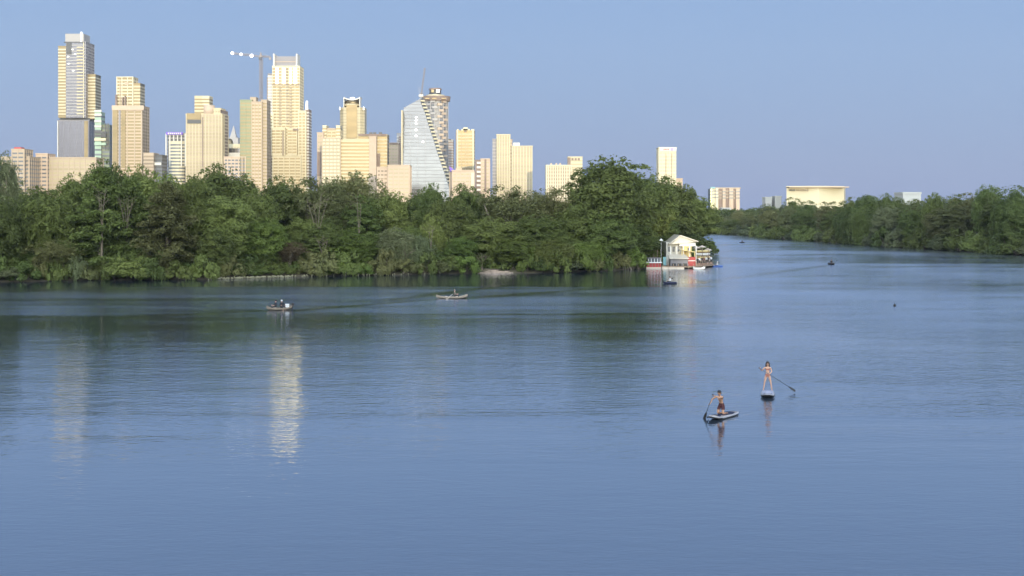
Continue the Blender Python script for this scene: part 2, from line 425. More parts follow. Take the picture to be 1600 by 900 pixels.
strip(t, 'louvre_panel', 104, 112, 67, 85, D - 2, 'dark', .5)
vol(t, rect(134, 149, D + 5, 20), 117, 'gold', 'ivory', 3.6, .35, ybot=186)
strip(t, 'fin', 130.5, 131.5, 66, 184, D - 2, 'ivory', 1.2)
z = PZ(66, D)
MB().prism(rect(102, 131, D - 2, 22), z, PZ(53, D)).build('crown_screen', M['lgrey'], t)
MB().box(PX(127, D), PX(129.5, D), D - 3, D, z, PZ(50.5, D)).build('crown_fin', M['hot'], t)
MB().box(PX(101, D), PX(133, D), D - 2.6, D + 20, z - .8, z + .2).build('crown_slab', M['dark'], t)
for (xx, yy) in ((113, 77), (117, 84), (106, 88), (107, 99), (114, 110)):
    MB().box(PX(xx, D), PX(xx + 3, D), D - 2.4, D - 2.05, PZ(yy + 1.6, D), PZ(yy, D)).build('open_window', M['hot'], t)
# 3 green stacked tower
D = 1470
t = tower('residential_tower', 'narrow greenish tower of stacked boxes between two pale towers', 160, D)
vol(t, rect(148, 158, D, 14), 176, 'green', 'dwin', 5.5, .4, band='balcony_band')
vol(t, rect(150, 171, D + 3, 14), 196, 'ggl', 'dwin', 4.5, .45)
for y in (172, 178, 188, 196): strip(t, 'balcony_slab', 148, 159, y, y + 3, D, 'white', 1.4)
for y, m_ in ((205, 'dark'), (216, 'ivory'), (223, 'green'), (210, 'dark')): strip(t, 'terrace_band', 148, 166, y, y + 4, D, m_, 1.6)
for x in (164, 168): strip(t, 'mast_pier', x, x + 2, 193, 235, D + 3, 'dark', 1)
# 4
D = 1420
t = tower('residential_tower', 'pale yellow tower with wide ribbed base and narrower top beside the tallest tower', 200, D)
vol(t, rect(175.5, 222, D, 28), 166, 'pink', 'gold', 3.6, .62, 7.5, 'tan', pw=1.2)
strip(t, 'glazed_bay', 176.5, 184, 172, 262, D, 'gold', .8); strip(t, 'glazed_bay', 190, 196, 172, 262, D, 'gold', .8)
strip(t, 'recess', 185.5, 188.5, 168, 262, D, 'grey', .5)
strip(t, 'parapet_band', 175, 225, 165, 172, D, 'pink', 1.0)
vol(t, rect(182, 208, D + 4, 18), 121, 'gold', 'ivory', 3.6, .4, 6.5, 'ivory', ybot=166)
vol(t, rect(207, 219, D + 5, 18), 131, 'gold', 'cream', 3.6, .5, ybot=166)
strip(t, 'recess', 187, 188.5, 124, 166, D + 4, 'tan', .6)
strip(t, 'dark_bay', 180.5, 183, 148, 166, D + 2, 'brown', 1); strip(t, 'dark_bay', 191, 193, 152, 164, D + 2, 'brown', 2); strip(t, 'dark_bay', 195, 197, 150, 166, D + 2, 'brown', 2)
strip(t, 'louvre_panel', 195, 201, 128, 133, D + 4, 'tan', .6)
# 5
D = 1300
t = tower('office_building', 'low dark building with orange lit side right of the ribbed pale tower', 238, D)
vol(t, rect(224, 240, D, 20), 240, 'tan', 'bwin', 3.6, .5); vol(t, rect(238, 253, D + 6, 20), 243, 'dark', 'dwin', 3.6, .5)
strip(t, 'terrace', 238, 252, 254, 258, D + 4, 'white', 1)
# 6
D = 1380
t = tower('residential_tower', 'short white tower with curved balconies and violet rooftop sign', 275, D)
vol(t, rect(262, 292, D + 4, 22), 209, 'lgrey', 'dwin', 3.6, .5)
vol(t, [(PX(262, D) + 9 + 9 * math.cos(math.pi + math.pi * k / 8), D + 4 + 5 * math.sin(math.pi + math.pi * k / 8)) for k in range(9)], 222, 'ivory', 'dwin', 3.6, .5, D=D)
for x in (259, 265, 271, 277, 283, 289): strip(t, 'frame_pier', x, x + 1.6, 209, 260, D + 1, 'white', 1.2)
strip(t, 'rooftop_sign', 260, 286, 206.5, 210.5, D, 'purple', 1.5)
for k in range(7): MB().box(PX(263 + 3.1 * k, D), PX(265 + 3.1 * k, D), D - 1.7, D - 1.5, PZ(209.8, D), PZ(207.4, D)).build('sign_mark', M['white'], t)
# 7
D = 1360
t = tower('residential_tower', 'broad stepped cream tower with a window grid and dark balconies on its right side', 322, D)
vol(t, rect(290.5, 347, D, 30), 179, 'tan', 'ywin', 3.5, .5, 3.6, 'cream', pw=.8)
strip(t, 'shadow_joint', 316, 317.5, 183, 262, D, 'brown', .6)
strip(t, 'roof_terrace', 292, 314, 177, 187, D, 'gold', .9)
strip(t, 'terrace_opening', 293, 314, 187, 193, D, 'dark', 1.0)
vol(t, [(PX(345, D), D), (PX(356, D + 22), D + 22), (PX(351, D + 30), D + 30), (PX(341, D + 20), D + 20)], 173, 'brown', 'cream', 3.5, .35, band='balcony_band')
vol(t, rect(331, 345, D + 3, 22), 170, 'cream', 'ywin', 3.5, .5, 3.6, 'cream')
vol(t, rect(304, 318, D + 6, 16), 151, 'cream', 'gold', 3.5, .5, ybot=180); vol(t, rect(316, 327, D + 5, 16), 151, 'ivory', 'gold', 3.5, .5, ybot=180)
MB().prism(ngon(325, D, 6), PZ(180, D), PZ(164, D)).build('round_stair_drum', M['pink'], t, True)
# 8 far pale things
D = 1900
t = tower('church_spire', 'faint pale pointed spire far away between two cream towers', 363, D, cat='spire')
MB().prism(rect(358, 372, D, 12), Z0, PZ(215, D)).build('shaft', M['lgrey'], t); MB().prism(rect(359, 369, D, 10), PZ(215, D), PZ(196, D), top_scale=.05).build('spire', M['lgrey'], t)
D = 1500
t = tower('domed_building', 'small pale building with yellow dome peeking between two cream towers', 362, D)
vol(t, rect(350, 380, D, 16), 226, 'ivory', 'ywin', 3.6, .4, 4, 'ivory'); MB().ell((PX(358, D), D + 4, PZ(224, D)), (4, 4, 6)).build('dome', M['gold'], t, True)
t = tower('glass_hall', 'low pale blue hall with white roof between the two cream towers', 365, 1400)
vol(t, rect(352, 380, 1400, 16), 233, 'bgl', 'white', 6, .3); strip(t, 'roof_edge', 352, 380, 241, 245, 1400, 'white', 1)
t = tower('apartment_building', 'low brownish block just above the trees between the cream towers', 362, 1300)
vol(t, rect(350, 384, 1300, 16), 246, 'pink', 'dwin', 3.4, .5, 4)
# 9
D = 1300
t = tower('residential_tower', 'square tower with pale green glass left half and tan right half', 396, D)
vol(t, rect(375, 393.5, D, 24), 157, 'ggl', 'gold', 3.5, .45, 8, 'ggl', pw=.3)
vol(t, rect(393, 409, D - 1.5, 24), 160, 'pink', 'gold', 3.5, .5, 3, 'tan', pw=.7)
vol(t, rect(408, 417, D + 2, 20), 157, 'tan', 'gold', 3.5, .35, ybot=None)
vol(t, rect(391, 400, D + 3, 12), 153, 'tan', None, ybot=170)
# 10 big tower behind
D = 1480
t = tower('residential_tower', 'tall wide yellow tower with open dark crown between white fins', 446, D)
vol(t, rect(425.5, 468, D, 28), 104, 'ivory', 'gold', 3.5, .62, 5.2, 'ivory', pw=.5, ybot=None)
strip(t, 'belt_course', 425, 468.5, 132, 133.2, D, 'brown', .9)
for (x, a_, b_) in ((436, 135, 200), (447, 106, 200), (452.5, 135, 270)): 
    m_ = MB().box(PX(x, D), PX(x + 4, D), D - .75, D, 0, 1.6).mesh('balcony', M['bwin'], (world_loc(t).x, world_loc(t).y, 0))
    for k in range(int((PZ(a_, D) - PZ(b_, D)) / 3.5)):
        o = bpy.data.objects.new('balcony', m_); C.objects.link(o); o.parent = t; o.location = (0, 0, PZ(a_, D) - 3.5 * k - 2.5 - Z0)
vol(t, rect(427.5, 464, D + 4, 18), 88, 'grey', None, ybot=104, shaft='crown_screen', top=False)
strip(t, 'crown_rail', 428, 464, 96, 97, D + 4, 'pink', .6)
for x in (426.8, 462.4): MB().box(PX(x, D), PX(x + 2.2, D), D - .5, D + 20, PZ(104, D), PZ(84, D)).build('crown_fin', M['white'], t)
vol(t, rect(418.5, 427, D + 6, 22), 116, 'grey', 'white', 3.5, .7, ybot=190)
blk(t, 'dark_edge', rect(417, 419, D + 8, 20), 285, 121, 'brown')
vol(t, rect(416.5, 427, D - 2, 24), 178, 'ivory', 'gold', 3.5, .5, 4, 'ivory')
strip(t, 'dark_slot', 422.5, 424, 220, 285, D - 2.5, 'brown', .6)
vol(t, rect(466, 478, D - 1, 24), 174, 'cream', 'gold', 3.5, .5, 4, 'ivory')
vol(t, rect(476.5, 482.5, D + 3, 20), 172, 'brown', 'white', 3.5, .45, band='balcony_band')
MB().prism(rect(477, 481, D + 4, 8), PZ(172, D), PZ(157, D), top_scale=.6).build('corner_finial', M['hot'], t)
for r_ in ((424, 445, 201, 243), (449, 464, 201, 243)):
    vol(t, rect(r_[0], r_[1], D - 4, 6), r_[2], 'cream', 'gold', 3.5, .6, 5, 'cream', ybot=r_[3], pw=.5)
strip(t, 'window_slot', 441, 443.5, 205, 243, D - 4, 'bwin', .6)
strip(t, 'terrace_opening', 458, 466, 201, 204, D - 4.6, 'brown', .6)
vol(t, rect(426, 470, D - 3, 8), 244, 'cream', 'gold', 3.5, .5, 6, 'cream')
def bay(t, xl, xr, ytop, ybot, D, ang, m='hgold'):            # glass wedge added as a reflector, angled to throw low sun towards the river
    X0, X1 = PX(xl, D), PX(xr, D); w_ = X1 - X0
    MB().prism([(X0, D - .4 - w_ * 0), (X0 + w_ * .96, D - .4 + w_ * .96 * math.tan(math.radians(ang)) - w_ * math.tan(math.radians(ang))), (X1, D + .5), (X0, D + .5)][::1] if False else
               [(X0, D - .3 - w_ * math.tan(math.radians(ang))), (X1, D - .3), (X1, D + .4), (X0, D + .4)], PZ(ybot, D), PZ(ytop, D)).build('added_glint_bay', M[m], t)
M['hgold'] = mat('glint_gold_glass', (.52, .47, .30), .30, .9)
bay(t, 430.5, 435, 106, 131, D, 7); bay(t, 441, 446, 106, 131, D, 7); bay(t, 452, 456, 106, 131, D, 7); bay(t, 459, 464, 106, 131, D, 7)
# tower crane
D = 1560
t = tower('tower_crane', 'thin tower crane with three bright lamps along its jib above the cream towers', 408, D, cat='crane')
def lattice(p, q, wd, name, par, m='tan', r=.22, seg=None):
    p = Vector(p); q = Vector(q); d = (q - p).normalized(); u = d.orthogonal().normalized(); v = d.cross(u); mb = MB()
    L_ = (q - p).length; seg = seg or max(2, int(L_ / (wd * 1.4)))
    cs = [(u * s1 + v * s2) * wd / 2 for s1, s2 in ((1, 1), (1, -1), (-1, -1), (-1, 1))]
    for c in cs: mb.tube([p + c, q + c], r, 4)
    for k in range(seg):
        a_ = p + d * L_ * k / seg; b_ = p + d * L_ * (k + 1) / seg
        for i in range(4):
            mb.tube([a_ + cs[i], b_ + cs[(i + 1) % 4]], r * .7, 4); mb.tube([a_ + cs[i], a_ + cs[(i + 1) % 4]], r * .6, 4)
    return mb.build(name, M[m], par)
X = PX(408, D)
lattice((X, D, Z0), (X, D, PZ(90, D)), 3.0, 'mast', t, 'crane', .28)
lattice((PX(362, D), D - 3, PZ(83.5, D)), (X - 2, D - 3, PZ(88.5, D)), 1.7, 'jib', t, 'crane', .16)
lattice((X + 2, D - 3, PZ(88.5, D)), (PX(424, D), D - 3, PZ(89.5, D)), 1.6, 'counter_jib', t, 'crane', .2)
MB().prism([(X - 2, D - 4), (X + 2, D - 4), (X + 2, D), (X - 2, D)], PZ(90, D), PZ(82, D), top_scale=.1).build('apex', M['crane'], t)
MB().box(X - 2.2, X + 1, D - 5, D - 3, PZ(93.5, D), PZ(90, D)).build('cab', M['dark'], t)
MB().box(PX(421, D), PX(425, D), D - 4, D - 2, PZ(94, D), PZ(90, D)).build('counterweight', M['grey'], t)
mb = MB(); mb.tube([(X, D - 2, PZ(82.4, D)), (PX(372, D), D - 3, PZ(85, D))], .12, 4); mb.tube([(X, D - 2, PZ(82.4, D)), (PX(423, D), D - 3, PZ(89, D))], .12, 4); mb.build('stay_cable', M['lgrey'], t)
for x, y, r_ in ((364.5, 84, 1.7), (378, 85.7, 1.5), (394.5, 87.9, 1.9)):
    l_ = MB().ell((PX(x, D), D - 5.5, PZ(y, D)), (r_, .9, r_)).build('flood_lamp', M['lamp'], t, True)
# 12 yellow slab complex
D = 1330
t = tower('hotel_building', 'wide pale yellow slab building with ribbon windows left of the pointed glass tower', 545, D)
vol(t, rect(503, 579, D, 22), 219, 'cream', 'gold', 3.6, .55, 0)
vol(t, rect(503, 532, D - 2, 10), 217, 'ivory', 'ywin', 3.6, .5, 4, 'tan', pw=.8)
vol(t, rect(577, 588, D - 1, 20), 214, 'pink', None)
vol(t, rect(560, 605, D + 8, 22), 211, 'cream', 'gold', 3.6, .55)
strip(t, 'roof_slab', 560, 604, 209.5, 212.5, D + 7, 'brown', 1.5)
strip(t, 'dark_opening', 588, 594, 240, 262, D + 8, 'brown', .8)
for x in (577, 583, 592): strip(t, 'roof_plant', x, x + 5, 206.8, 209.5, D + 14, 'dark', 1)
D = 1420
t = tower('residential_tower', 'stepped yellow tower block rising behind the left end of the wide slab building', 513, D)
vol(t, rect(495.5, 505, D - 8, 22), 208, 'pink', 'ywin', 3.6, .5, 4, 'pink')
strip(t, 'dark_opening', 496, 502, 237, 275, D - 8, 'brown', .8)
vol(t, rect(504, 532, D, 22), 203, 'cream', 'gold', 3.6, .5, 5, 'cream')
vol(t, rect(504, 510, D - 2, 18), 197, 'ivory', 'gold', 3.6, .5); vol(t, rect(525, 531.5, D - 2, 18), 197, 'ivory', 'gold', 3.6, .5)
strip(t, 'terrace_opening', 511, 524, 200, 203, D, 'tan', .8)
# 13 round crown tower
D = 1560
t = tower('office_tower', 'round topped yellow tower with curved dish crown behind the wide slab building', 550, D)
def octa(xl, xr, D, dep, ch=.25):
    X0, X1 = PX(xl, D), PX(xr, D); c = (X1 - X0) * ch
    return [(X0 + c, D), (X1 - c, D), (X1, D + c), (X1, D + dep - c), (X1 - c, D + dep), (X0 + c, D + dep), (X0, D + dep - c), (X0, D + c)]
vol(t, octa(530.5, 569, D, 30, .16), 169, 'cream', 'ywin', 3.6, .55, 0)
strip(t, 'glazed_bay', 541.5, 558, 164, 216, D, 'gold', 1.2)
vol(t, octa(536, 562, D + 3, 22, .25), 163, 'cream', 'gold', 3.0, .5, ybot=169)
for x in (530.5, 567.5): strip(t, 'corner_light', x, x + 1.5, 167, 172, D, 'hot', 1)
MB().prism(ngon(549.5, D + 4, 9.5, 20), PZ(163, D), PZ(156, D)).build('drum', M['gold'], t, True)
mb = MB(); k_ = 12                                       # curved dish crown between two horns
for i in range(k_):
    u0, u1 = -1 + 2 * i / k_, -1 + 2 * (i + 1) / k_
    zt = lambda u: PZ(154.5, D) + 2.6 * u * u
    x_ = lambda u: PX(549.5, D) + 10.2 * u
    mb.add([(x_(u0), D + 2, zt(u0) - 1.6), (x_(u1), D + 2, zt(u1) - 1.6), (x_(u1), D + 2, zt(u1)), (x_(u0), D + 2, zt(u0)),
            (x_(u0), D + 20, zt(u0) - 1.6), (x_(u1), D + 20, zt(u1) - 1.6), (x_(u1), D + 20, zt(u1)), (x_(u0), D + 20, zt(u0))],
           [[0, 1, 2, 3], [7, 6, 5, 4], [3, 2, 6, 7], [0, 4, 5, 1]])
mb.build('dish_crown', M['white'], t)
for x in (536.3, 561.3): MB().box(PX(x, D), PX(x + 1.2, D), D + 1, D + 14, PZ(168, D), PZ(152.5, D)).build('horn', M['white'], t)
strip(t, 'crown_light', 547, 554, 152.2, 154, D + 5, 'hot', 1)
# 15 pink ones
D = 1450
t = tower('office_building', 'pinkish tan block with dark top band between the slab building and the glass tower', 612, D)
vol(t, rect(602, 622, D, 20), 224, 'pink', 'ywin', 3.6, .45, 4, 'pink'); strip(t, 'cornice', 602, 622, 223, 225.5, D, 'brown', 1)
t = tower('office_building', 'low tan block with vertical window strips at the foot of the glass tower', 614, 1200)
vol(t, rect(589, 611, 1200, 20), 262, 'pink', 'bwin', 3.6, .4, 3, 'pink'); vol(t, rect(606, 640, 1196, 20), 259, 'pink', 'ywin', 3.6, .35, 5, 'pink')
D = 1500
t = tower('residential_tower', 'narrow pale tower with a dark balcony slot just left of the pointed glass tower', 626, D)
vol(t, rect(620, 632, D, 20), 209, 'lgrey', 'white', 3.6, .3); strip(t, 'balcony_slot', 623, 628, 213, 262, D, 'brown', .8)
for k in range(16): strip(t, 'balcony_slab', 623, 628, 216 + 3 * k, 216.9 + 3 * k, D, 'lgrey', 1.3)
# 17 sail glass tower
D = 1300
t = tower('office_tower', 'pointed glass tower shaped like a sail with a sweeping slanted right edge', 665, D)
zt, zb = PZ(153, D), Z0
def xr_at(z):                                             # right edge sweeps out towards the ground
    y = HOR - (z - H_EYE) * F / D
    k = [(150, 659), (158, 661), (175, 668), (195, 674), (215, 681), (235, 687), (255, 694), (275, 701), (290, 706), (350, 722)]
    for (a0, x0), (a1, x1) in zip(k, k[1:]):
        if y <= a1: return PX(x0 + (x1 - x0) * max(0, (y - a0) / (a1 - a0)), D)
    return PX(722, D)
def yl_at(z):
    y = HOR - (z - H_EYE) * F / D
    return y
nf = 36; fhh = (PZ(150, D) - Z0) / nf
bulge = lambda z: 16 * ((z - Z0) / (zt - Z0)) ** 1.7      # the river front leans back towards the top
mb = MB(); fins = MB(); Lc = []
lv = []
for i in range(nf + 1):
    z = Z0 + fhh * i; xl = PX(628.5, D); yr = D + bulge(z)
    ytp = HOR - (z - H_EYE) * F / D
    if ytp < 167: xl = PX(628.5 + (167 - ytp) * 1.75, D)
    lv.append((z, xl, max(xr_at(z), xl + .5), yr))
vs = []
for z, xl, xr, yr in lv: vs += [(xl, yr, z), (xr - 3.5, yr, z), (xr, yr + 3, z), (xr - 2, D + 34, z), (xl, D + 34, z)]
fs = []
for i in range(nf):
    for k in range(5): fs.append([i * 5 + k, i * 5 + (k + 1) % 5, (i + 1) * 5 + (k + 1) % 5, (i + 1) * 5 + k])
fs.append([nf * 5 + k for k in range(5)])
mb.add(vs, fs).build('glass_shell', M['bgl'], t)
for i in range(8, nf):
    z, xl, xr, yr = lv[i]
    MB().prism([(xl - .2, yr - .25), (xr - 3.6, yr - .25), (xr + .2, yr + 2.8), (xr - 1, yr + 8), (xl - .2, yr + 8)], z - .22, z + .22).build('floor_line', M['fline'], t)
    MB().prism([(xr - 3.2, yr - .6), (xr + .9, yr + 2.4), (xr + .9, yr + 9), (xr - 3.2, yr + 9)], z - .5, z + 1.1).build('edge_balcony', M['ivory'], t)
MB().box(PX(627, D), PX(629, D), D - .4, D + 20, Z0, PZ(172, D)).build('edge_wall', M['cream'], t)
for x in (640, 652, 664): MB().tube([(PX(x, D), D - .3, 40), (PX(x, D), D + bulge(PZ(176, D)) - .3, PZ(178, D))], .15, 4).build('mullion', M['lgrey'], t)
for x, y in ((649, 182), (649, 187), (649, 192), (649, 202), (649, 211.5), (660, 221)):
    z = PZ(y, D); MB().ell((PX(x, D), D + bulge(z) - .9, z), (1.0, .4, .8)).build('site_lamp', M['lamp'], t)
t = tower('luffing_crane', 'thin crane with a steep jib standing on top of the pointed glass tower', 657, D, cat='crane')
t.location.z = PZ(152, D); X = PX(656.5, D)
lattice((X, D + 24, PZ(152, D)), (X, D + 24, PZ(141, D)), 2.2, 'mast', t, 'crane', .2)
lattice((X - .5, D + 24, PZ(144, D)), (PX(661.5, D), D + 22, PZ(102, D)), 1.1, 'jib', t, 'crane', .13)
MB().box(X - 3, X + 1.5, D + 22, D + 26, PZ(147.8, D), PZ(144.5, D)).build('cab', M['white'], t)
MB().tube([(X - 3, D + 24, PZ(132, D)), (X - 2.5, D + 24, PZ(145, D))], .2, 4).build('back_stay', M['lgrey'], t)
# 18 stacked tower
D = 1520
t = tower('residential_tower', 'round grey tower with zigzag balconies and flared flat cap behind the glass tower', 680, D)
cx = 679.5
MB().prism(ngon(cx, D, 14.6, 20), Z0, PZ(152, D)).build('shaft', M['grey'], t)
vv = ngon(cx, D, 14.6, 20)
m_ = MB().prism(inflate(vv, .15), 0, 1.7).mesh('window_band', M['dwin'], (world_loc(t).x, world_loc(t).y, 0))
for k in range(26):
    o = bpy.data.objects.new('window_band', m_); C.objects.link(o); o.parent = t; o.location = (0, 0, PZ(156, D) - 3.6 * k - Z0)
cxx = PX(cx, D)
for k in range(24):
    for j in range(5):
        if (k + j) % 2: continue
        an_ = math.radians(-150 + 26 * j + (k % 4) * 4); z = PZ(160, D) - 3.6 * k; c = Vector((cxx + 14.9 * math.cos(an_), D + 14.6 + 14.9 * math.sin(an_))); d_ = Vector((-math.sin(an_), math.cos(an_))); n_ = Vector((math.cos(an_), math.sin(an_)))
        q = [tuple(c - d_ * 3 - n_), tuple(c - d_ * 3 + n_ * 1.3), tuple(c + d_ * 3 + n_ * 1.3), tuple(c + d_ * 3 - n_)]
        MB().prism(q, z, z + 2.7).build('balcony', M['lgrey' if j < 3 else 'pink'], t)
for k in range(9):
    an_ = math.radians(-168 + 19.5 * k); c = (cxx + 15.3 * math.cos(an_), D + 14.6 + 15.3 * math.sin(an_))
    MB().box(c[0] - .45, c[0] + .45, c[1] - .4, c[1] + .4, Z0, PZ(154, D)).build('pier', M['lgrey'], t)
MB().prism(ngon(cx + .5, D - 3, 16.8, 20), PZ(157, D), PZ(149.5, D), top_scale=1.04).build('cap_storey', M['brown'], t)
for x in (664, 675, 690): strip(t, 'cap_window', x, x + 7, 153, 154.6, D - 3, 'gold', .6)
MB().prism(ngon(cx, D + 3, 11, 20), PZ(149.5, D), PZ(147, D)).build('roof_step', M['ivory'], t)
MB().prism(ngon(cx, D + 5, 7.5, 16), PZ(147, D), PZ(139, D), top_scale=.9).build('lantern', M['dark'], t)
MB().prism(ngon(cx, D + 4, 8.2, 16), PZ(139, D), PZ(136.5, D), top_scale=.85).build('lantern_roof', M['brown'], t)
strip(t, 'lantern_window', 674, 678, 140, 144.5, D + 5, 'gold', 1); strip(t, 'lantern_window', 682, 687, 140, 144.5, D + 5, 'hot', 1)
MB().tube([(PX(682, D), D + 10, PZ(137, D)), (PX(682, D), D + 10, PZ(128, D))], .15, 4).build('mast', M['dark'], t)
D = 1620
t = tower('residential_tower', 'grey tower with horizontal floor bands just right of the glass tower', 702, D)
vol(t, rect(690, 708, D, 20), 219, 'lgrey', 'brown', 3.4, .45); strip(t, 'roof_plant', 698, 705, 217, 219, D, 'dark', 1)
D = 1250
t = tower('tent_roof', 'small purple pointed tent roof beside the foot of the glass tower', 706, D, cat='tent roof')
MB().prism(rect(702, 711, D + 12, 8), Z0, PZ(268, D + 12)).build('wall', M['pink'], t)
MB().add([(PX(701, D), D + 10, PZ(259, D)), (PX(711, D), D + 10, PZ(266.5, D)), (PX(703, D), D + 10, PZ(268, D)), (PX(701, D), D + 22, PZ(259, D)), (PX(711, D), D + 22, PZ(266.5, D)), (PX(703, D), D + 22, PZ(268, D))],
         [[0, 1, 2], [5, 4, 3], [0, 3, 4, 1], [1, 4, 5, 2], [2, 5, 3, 0]][::1]).build('roof', M['purple'], t)
# 20
D = 1400
t = tower('office_tower', 'plain bright yellow tower with notched white corners on top', 727, D)
vol(t, rect(713, 741, D, 20, 0), 205, 'gold', 'cream', 3.6, .35, 0)
blk(t, 'shaded_side_strip', rect(712.3, 714.5, D - .6, 19), 285, 206, 'brown')  # brown strip: shade of the left side put into the colour
for x in (713.5, 738): strip(t, 'corner_pier', x, x + 2.4, 203, 270, D, 'ivory', 1)
for a_, b_, y in ((714, 717, 202), (736, 741, 202), (721, 734, 201.5), (724, 731, 199)): strip(t, 'crown_block', a_, b_, y, 206, D + 2, 'ivory', 1)
strip(t, 'crown_opening', 725.5, 729, 204, 206.5, D, 'brown', 1.0)
for x in (721, 727, 731): strip(t, 'panel_joint', x, x + .6, 208, 268, D, 'tan', .5)
t = tower('office_building', 'low wide pinkish base building in front of the bright yellow tower', 724, 1250)
vol(t, rect(706, 740.5, 1250, 22), 267, 'pink', 'ywin', 3.6, .35, 4, 'pink')
strip(t, 'stair_tower', 736, 741, 270, 292, 1250, 'ivory', 1); strip(t, 'roof_plant', 712, 722, 263, 267, 1252, 'pink', 1)
# 21
D = 1300
t = tower('residential_tower', 'slim block with a dark balcony bay on the left and tan brick right side', 753, D)
vol(t, rect(742.5, 752, D + 1, 18), 251, 'brown', None)
for k in range(7): strip(t, 'balcony', 745, 751, 253 + 7 * k, 256 + 7 * k, D + 1, 'white', 1.2)
vol(t, rect(751, 765, D, 18), 249, 'pink', 'ywin', 3.6, .3, 4, 'pink'); strip(t, 'brick_bay', 757, 760, 249, 300, D, 'brown', .6)
# 22
D = 1350
t = tower('office_tower', 'pair of joined tan towers with vertical ribs, the left one taller', 801, D)
vol(t, rect(769.5, 778, D + 3, 20), 218, 'grey', 'lgrey', 3.6, .3, 0)  # grey left side, its shade put into the wall material
vol(t, rect(776, 797, D, 24), 211, 'tan', 'ywin', 3.6, .55, 3, 'cream', pw=1.0)
vol(t, rect(796, 800.5, D + 1, 24), 219, 'tan', 'bwin', 3.6, .4)
vol(t, rect(799.5, 832, D - 1, 24), 229, 'tan', 'ywin', 3.6, .55, 3, 'cream', pw=1.0)
strip(t, 'roof_house', 802, 812, 223, 229, D + 5, 'white', 1)
# 23
D = 1250
t = tower('hotel_building', 'cream hotel of close vertical ribs with a square tower at its right', 882, D)
vol(t, rect(853.5, 893, D, 20), 259, 'tan', 'bwin', 3.4, .5, 2.3, 'ivory', pw=.9)
for x in (860, 868, 874): strip(t, 'roof_vent', x, x + 2.5, 255, 258.5, D + 4, 'pink', 1)
vol(t, rect(887.5, 910, D + 3, 16), 246, 'cream', 'ywin', 3.4, .3, 0)
strip(t, 'shaded_side', 887.3, 891.5, 246, 258.6, D + 3, 'brown', .4)  # brown strip paints the shade on this side
for x in (893, 898, 903): strip(t, 'crown_opening', x, x + 3, 247, 250.5, D + 3, 'brown', .6)
# 24
D = 1150
t = tower('hotel_tower', 'lone cream hotel tower with small red rooftop lettering behind the right hand tree crowns', 1043, D)
vol(t, rect(1029.5, 1056.5, D, 16), 231.5, 'cream', 'ivory', 3.2, .45, 3, 'ivory', pw=.6)
strip(t, 'sign_band', 1030.5, 1056.8, 230.5, 235.5, D, 'white', .9)
for k in range(4): strip(t, 'sign_letter', 1036.5 + 2.3 * k, 1038.1 + 2.3 * k, 232.2, 234.2, D, 'redp', 1.05)
strip(t, 'sign_emblem', 1049, 1050.6, 231, 235.5, D, 'purple', 1.1)
for a_ in (1040, 1049): strip(t, 'recess', a_, a_ + 1, 240, 285, D, 'tan', .8)
t = tower('annex_building', 'low cream annex poking out right of the lone hotel tower', 1058, D + 20)
vol(t, rect(1046, 1066.5, D + 20, 14), 280, 'pink', 'ywin', 3.2, .4)
# 25
D = 1300
t = tower('apartment_building', 'brown and cream striped apartment block beyond the river bend', 1133, D)
for k, (xa, xb, m_) in enumerate(((1110, 1113, 'ggl'), (1113, 1118, 'ivory'), (1118, 1122.5, 'ivory'), (1122.5, 1129, 'brown'), (1129, 1134, 'pink'), (1134, 1139.5, 'brown'), (1139.5, 1146, 'pink'), (1146, 1150, 'brown'), (1150, 1156, 'pink'))):
    vol(t, rect(xa, xb - .15, D + (k % 2) * 1.5, 16), 295 - (k in (1, 2, 5)), m_, 'dwin' if m_ != 'brown' else 'bwin', 3.2, .4, top=False)
strip(t, 'roof_slab', 1110, 1157, 293, 295, D + 3, 'tan', 1)
strip(t, 'sign', 1110, 1117, 292.3, 294.5, D, 'teal', 1.2)
t = tower('podium_building', 'small white building at the foot of the striped apartment block', 1135, 1100)
vol(t, rect(1128, 1142, 1100, 12), 326, 'white', 'dwin', 3.2, .4)
# 26
D = 900
t = tower('convention_hall', 'long white flat roofed building rising above the right bank trees', 1274, D)
vol(t, [(PX(1229, D), D), (PX(1276, D), D - 6), (PX(1321, D), D + 4), (PX(1321, D + 40), D + 40), (PX(1229, D + 40), D + 40)], 292.8, 'ivory', None, D=D)
strip(t, 'roof_edge', 1228, 1321, 292, 293.4, D + 2, 'pink', 10)
for k in range(4): strip(t, 'wall_letter', 1233 + 2.0 * k, 1234.5 + 2.0 * k, 296, 298, D, 'dark', 2.6 + .5 * k)
for k in range(7): strip(t, 'wall_letter', 1243.5 + 2.6 * k, 1245.4 + 2.6 * k, 296, 298, D, 'tan', 3.4 + .4 * k)
for x, y, l in ((1197, 309.5, 'small white roof left of the long white building over the right bank trees'), (1212, 308, 'little white stepped roof just left of the long white building')):
    t = tower('white_building', l, x, 940); vol(t, rect(x - 1, x + 9, 940, 12), y, 'white', None)
t = tower('white_building', 'white flat roofed block showing between tree crowns on the right bank', 1424, 620)
vol(t, rect(1411, 1439, 620, 14), 303, 'white', None); strip(t, 'roof_house', 1423, 1437, 301, 303, 622, 'white', 1)

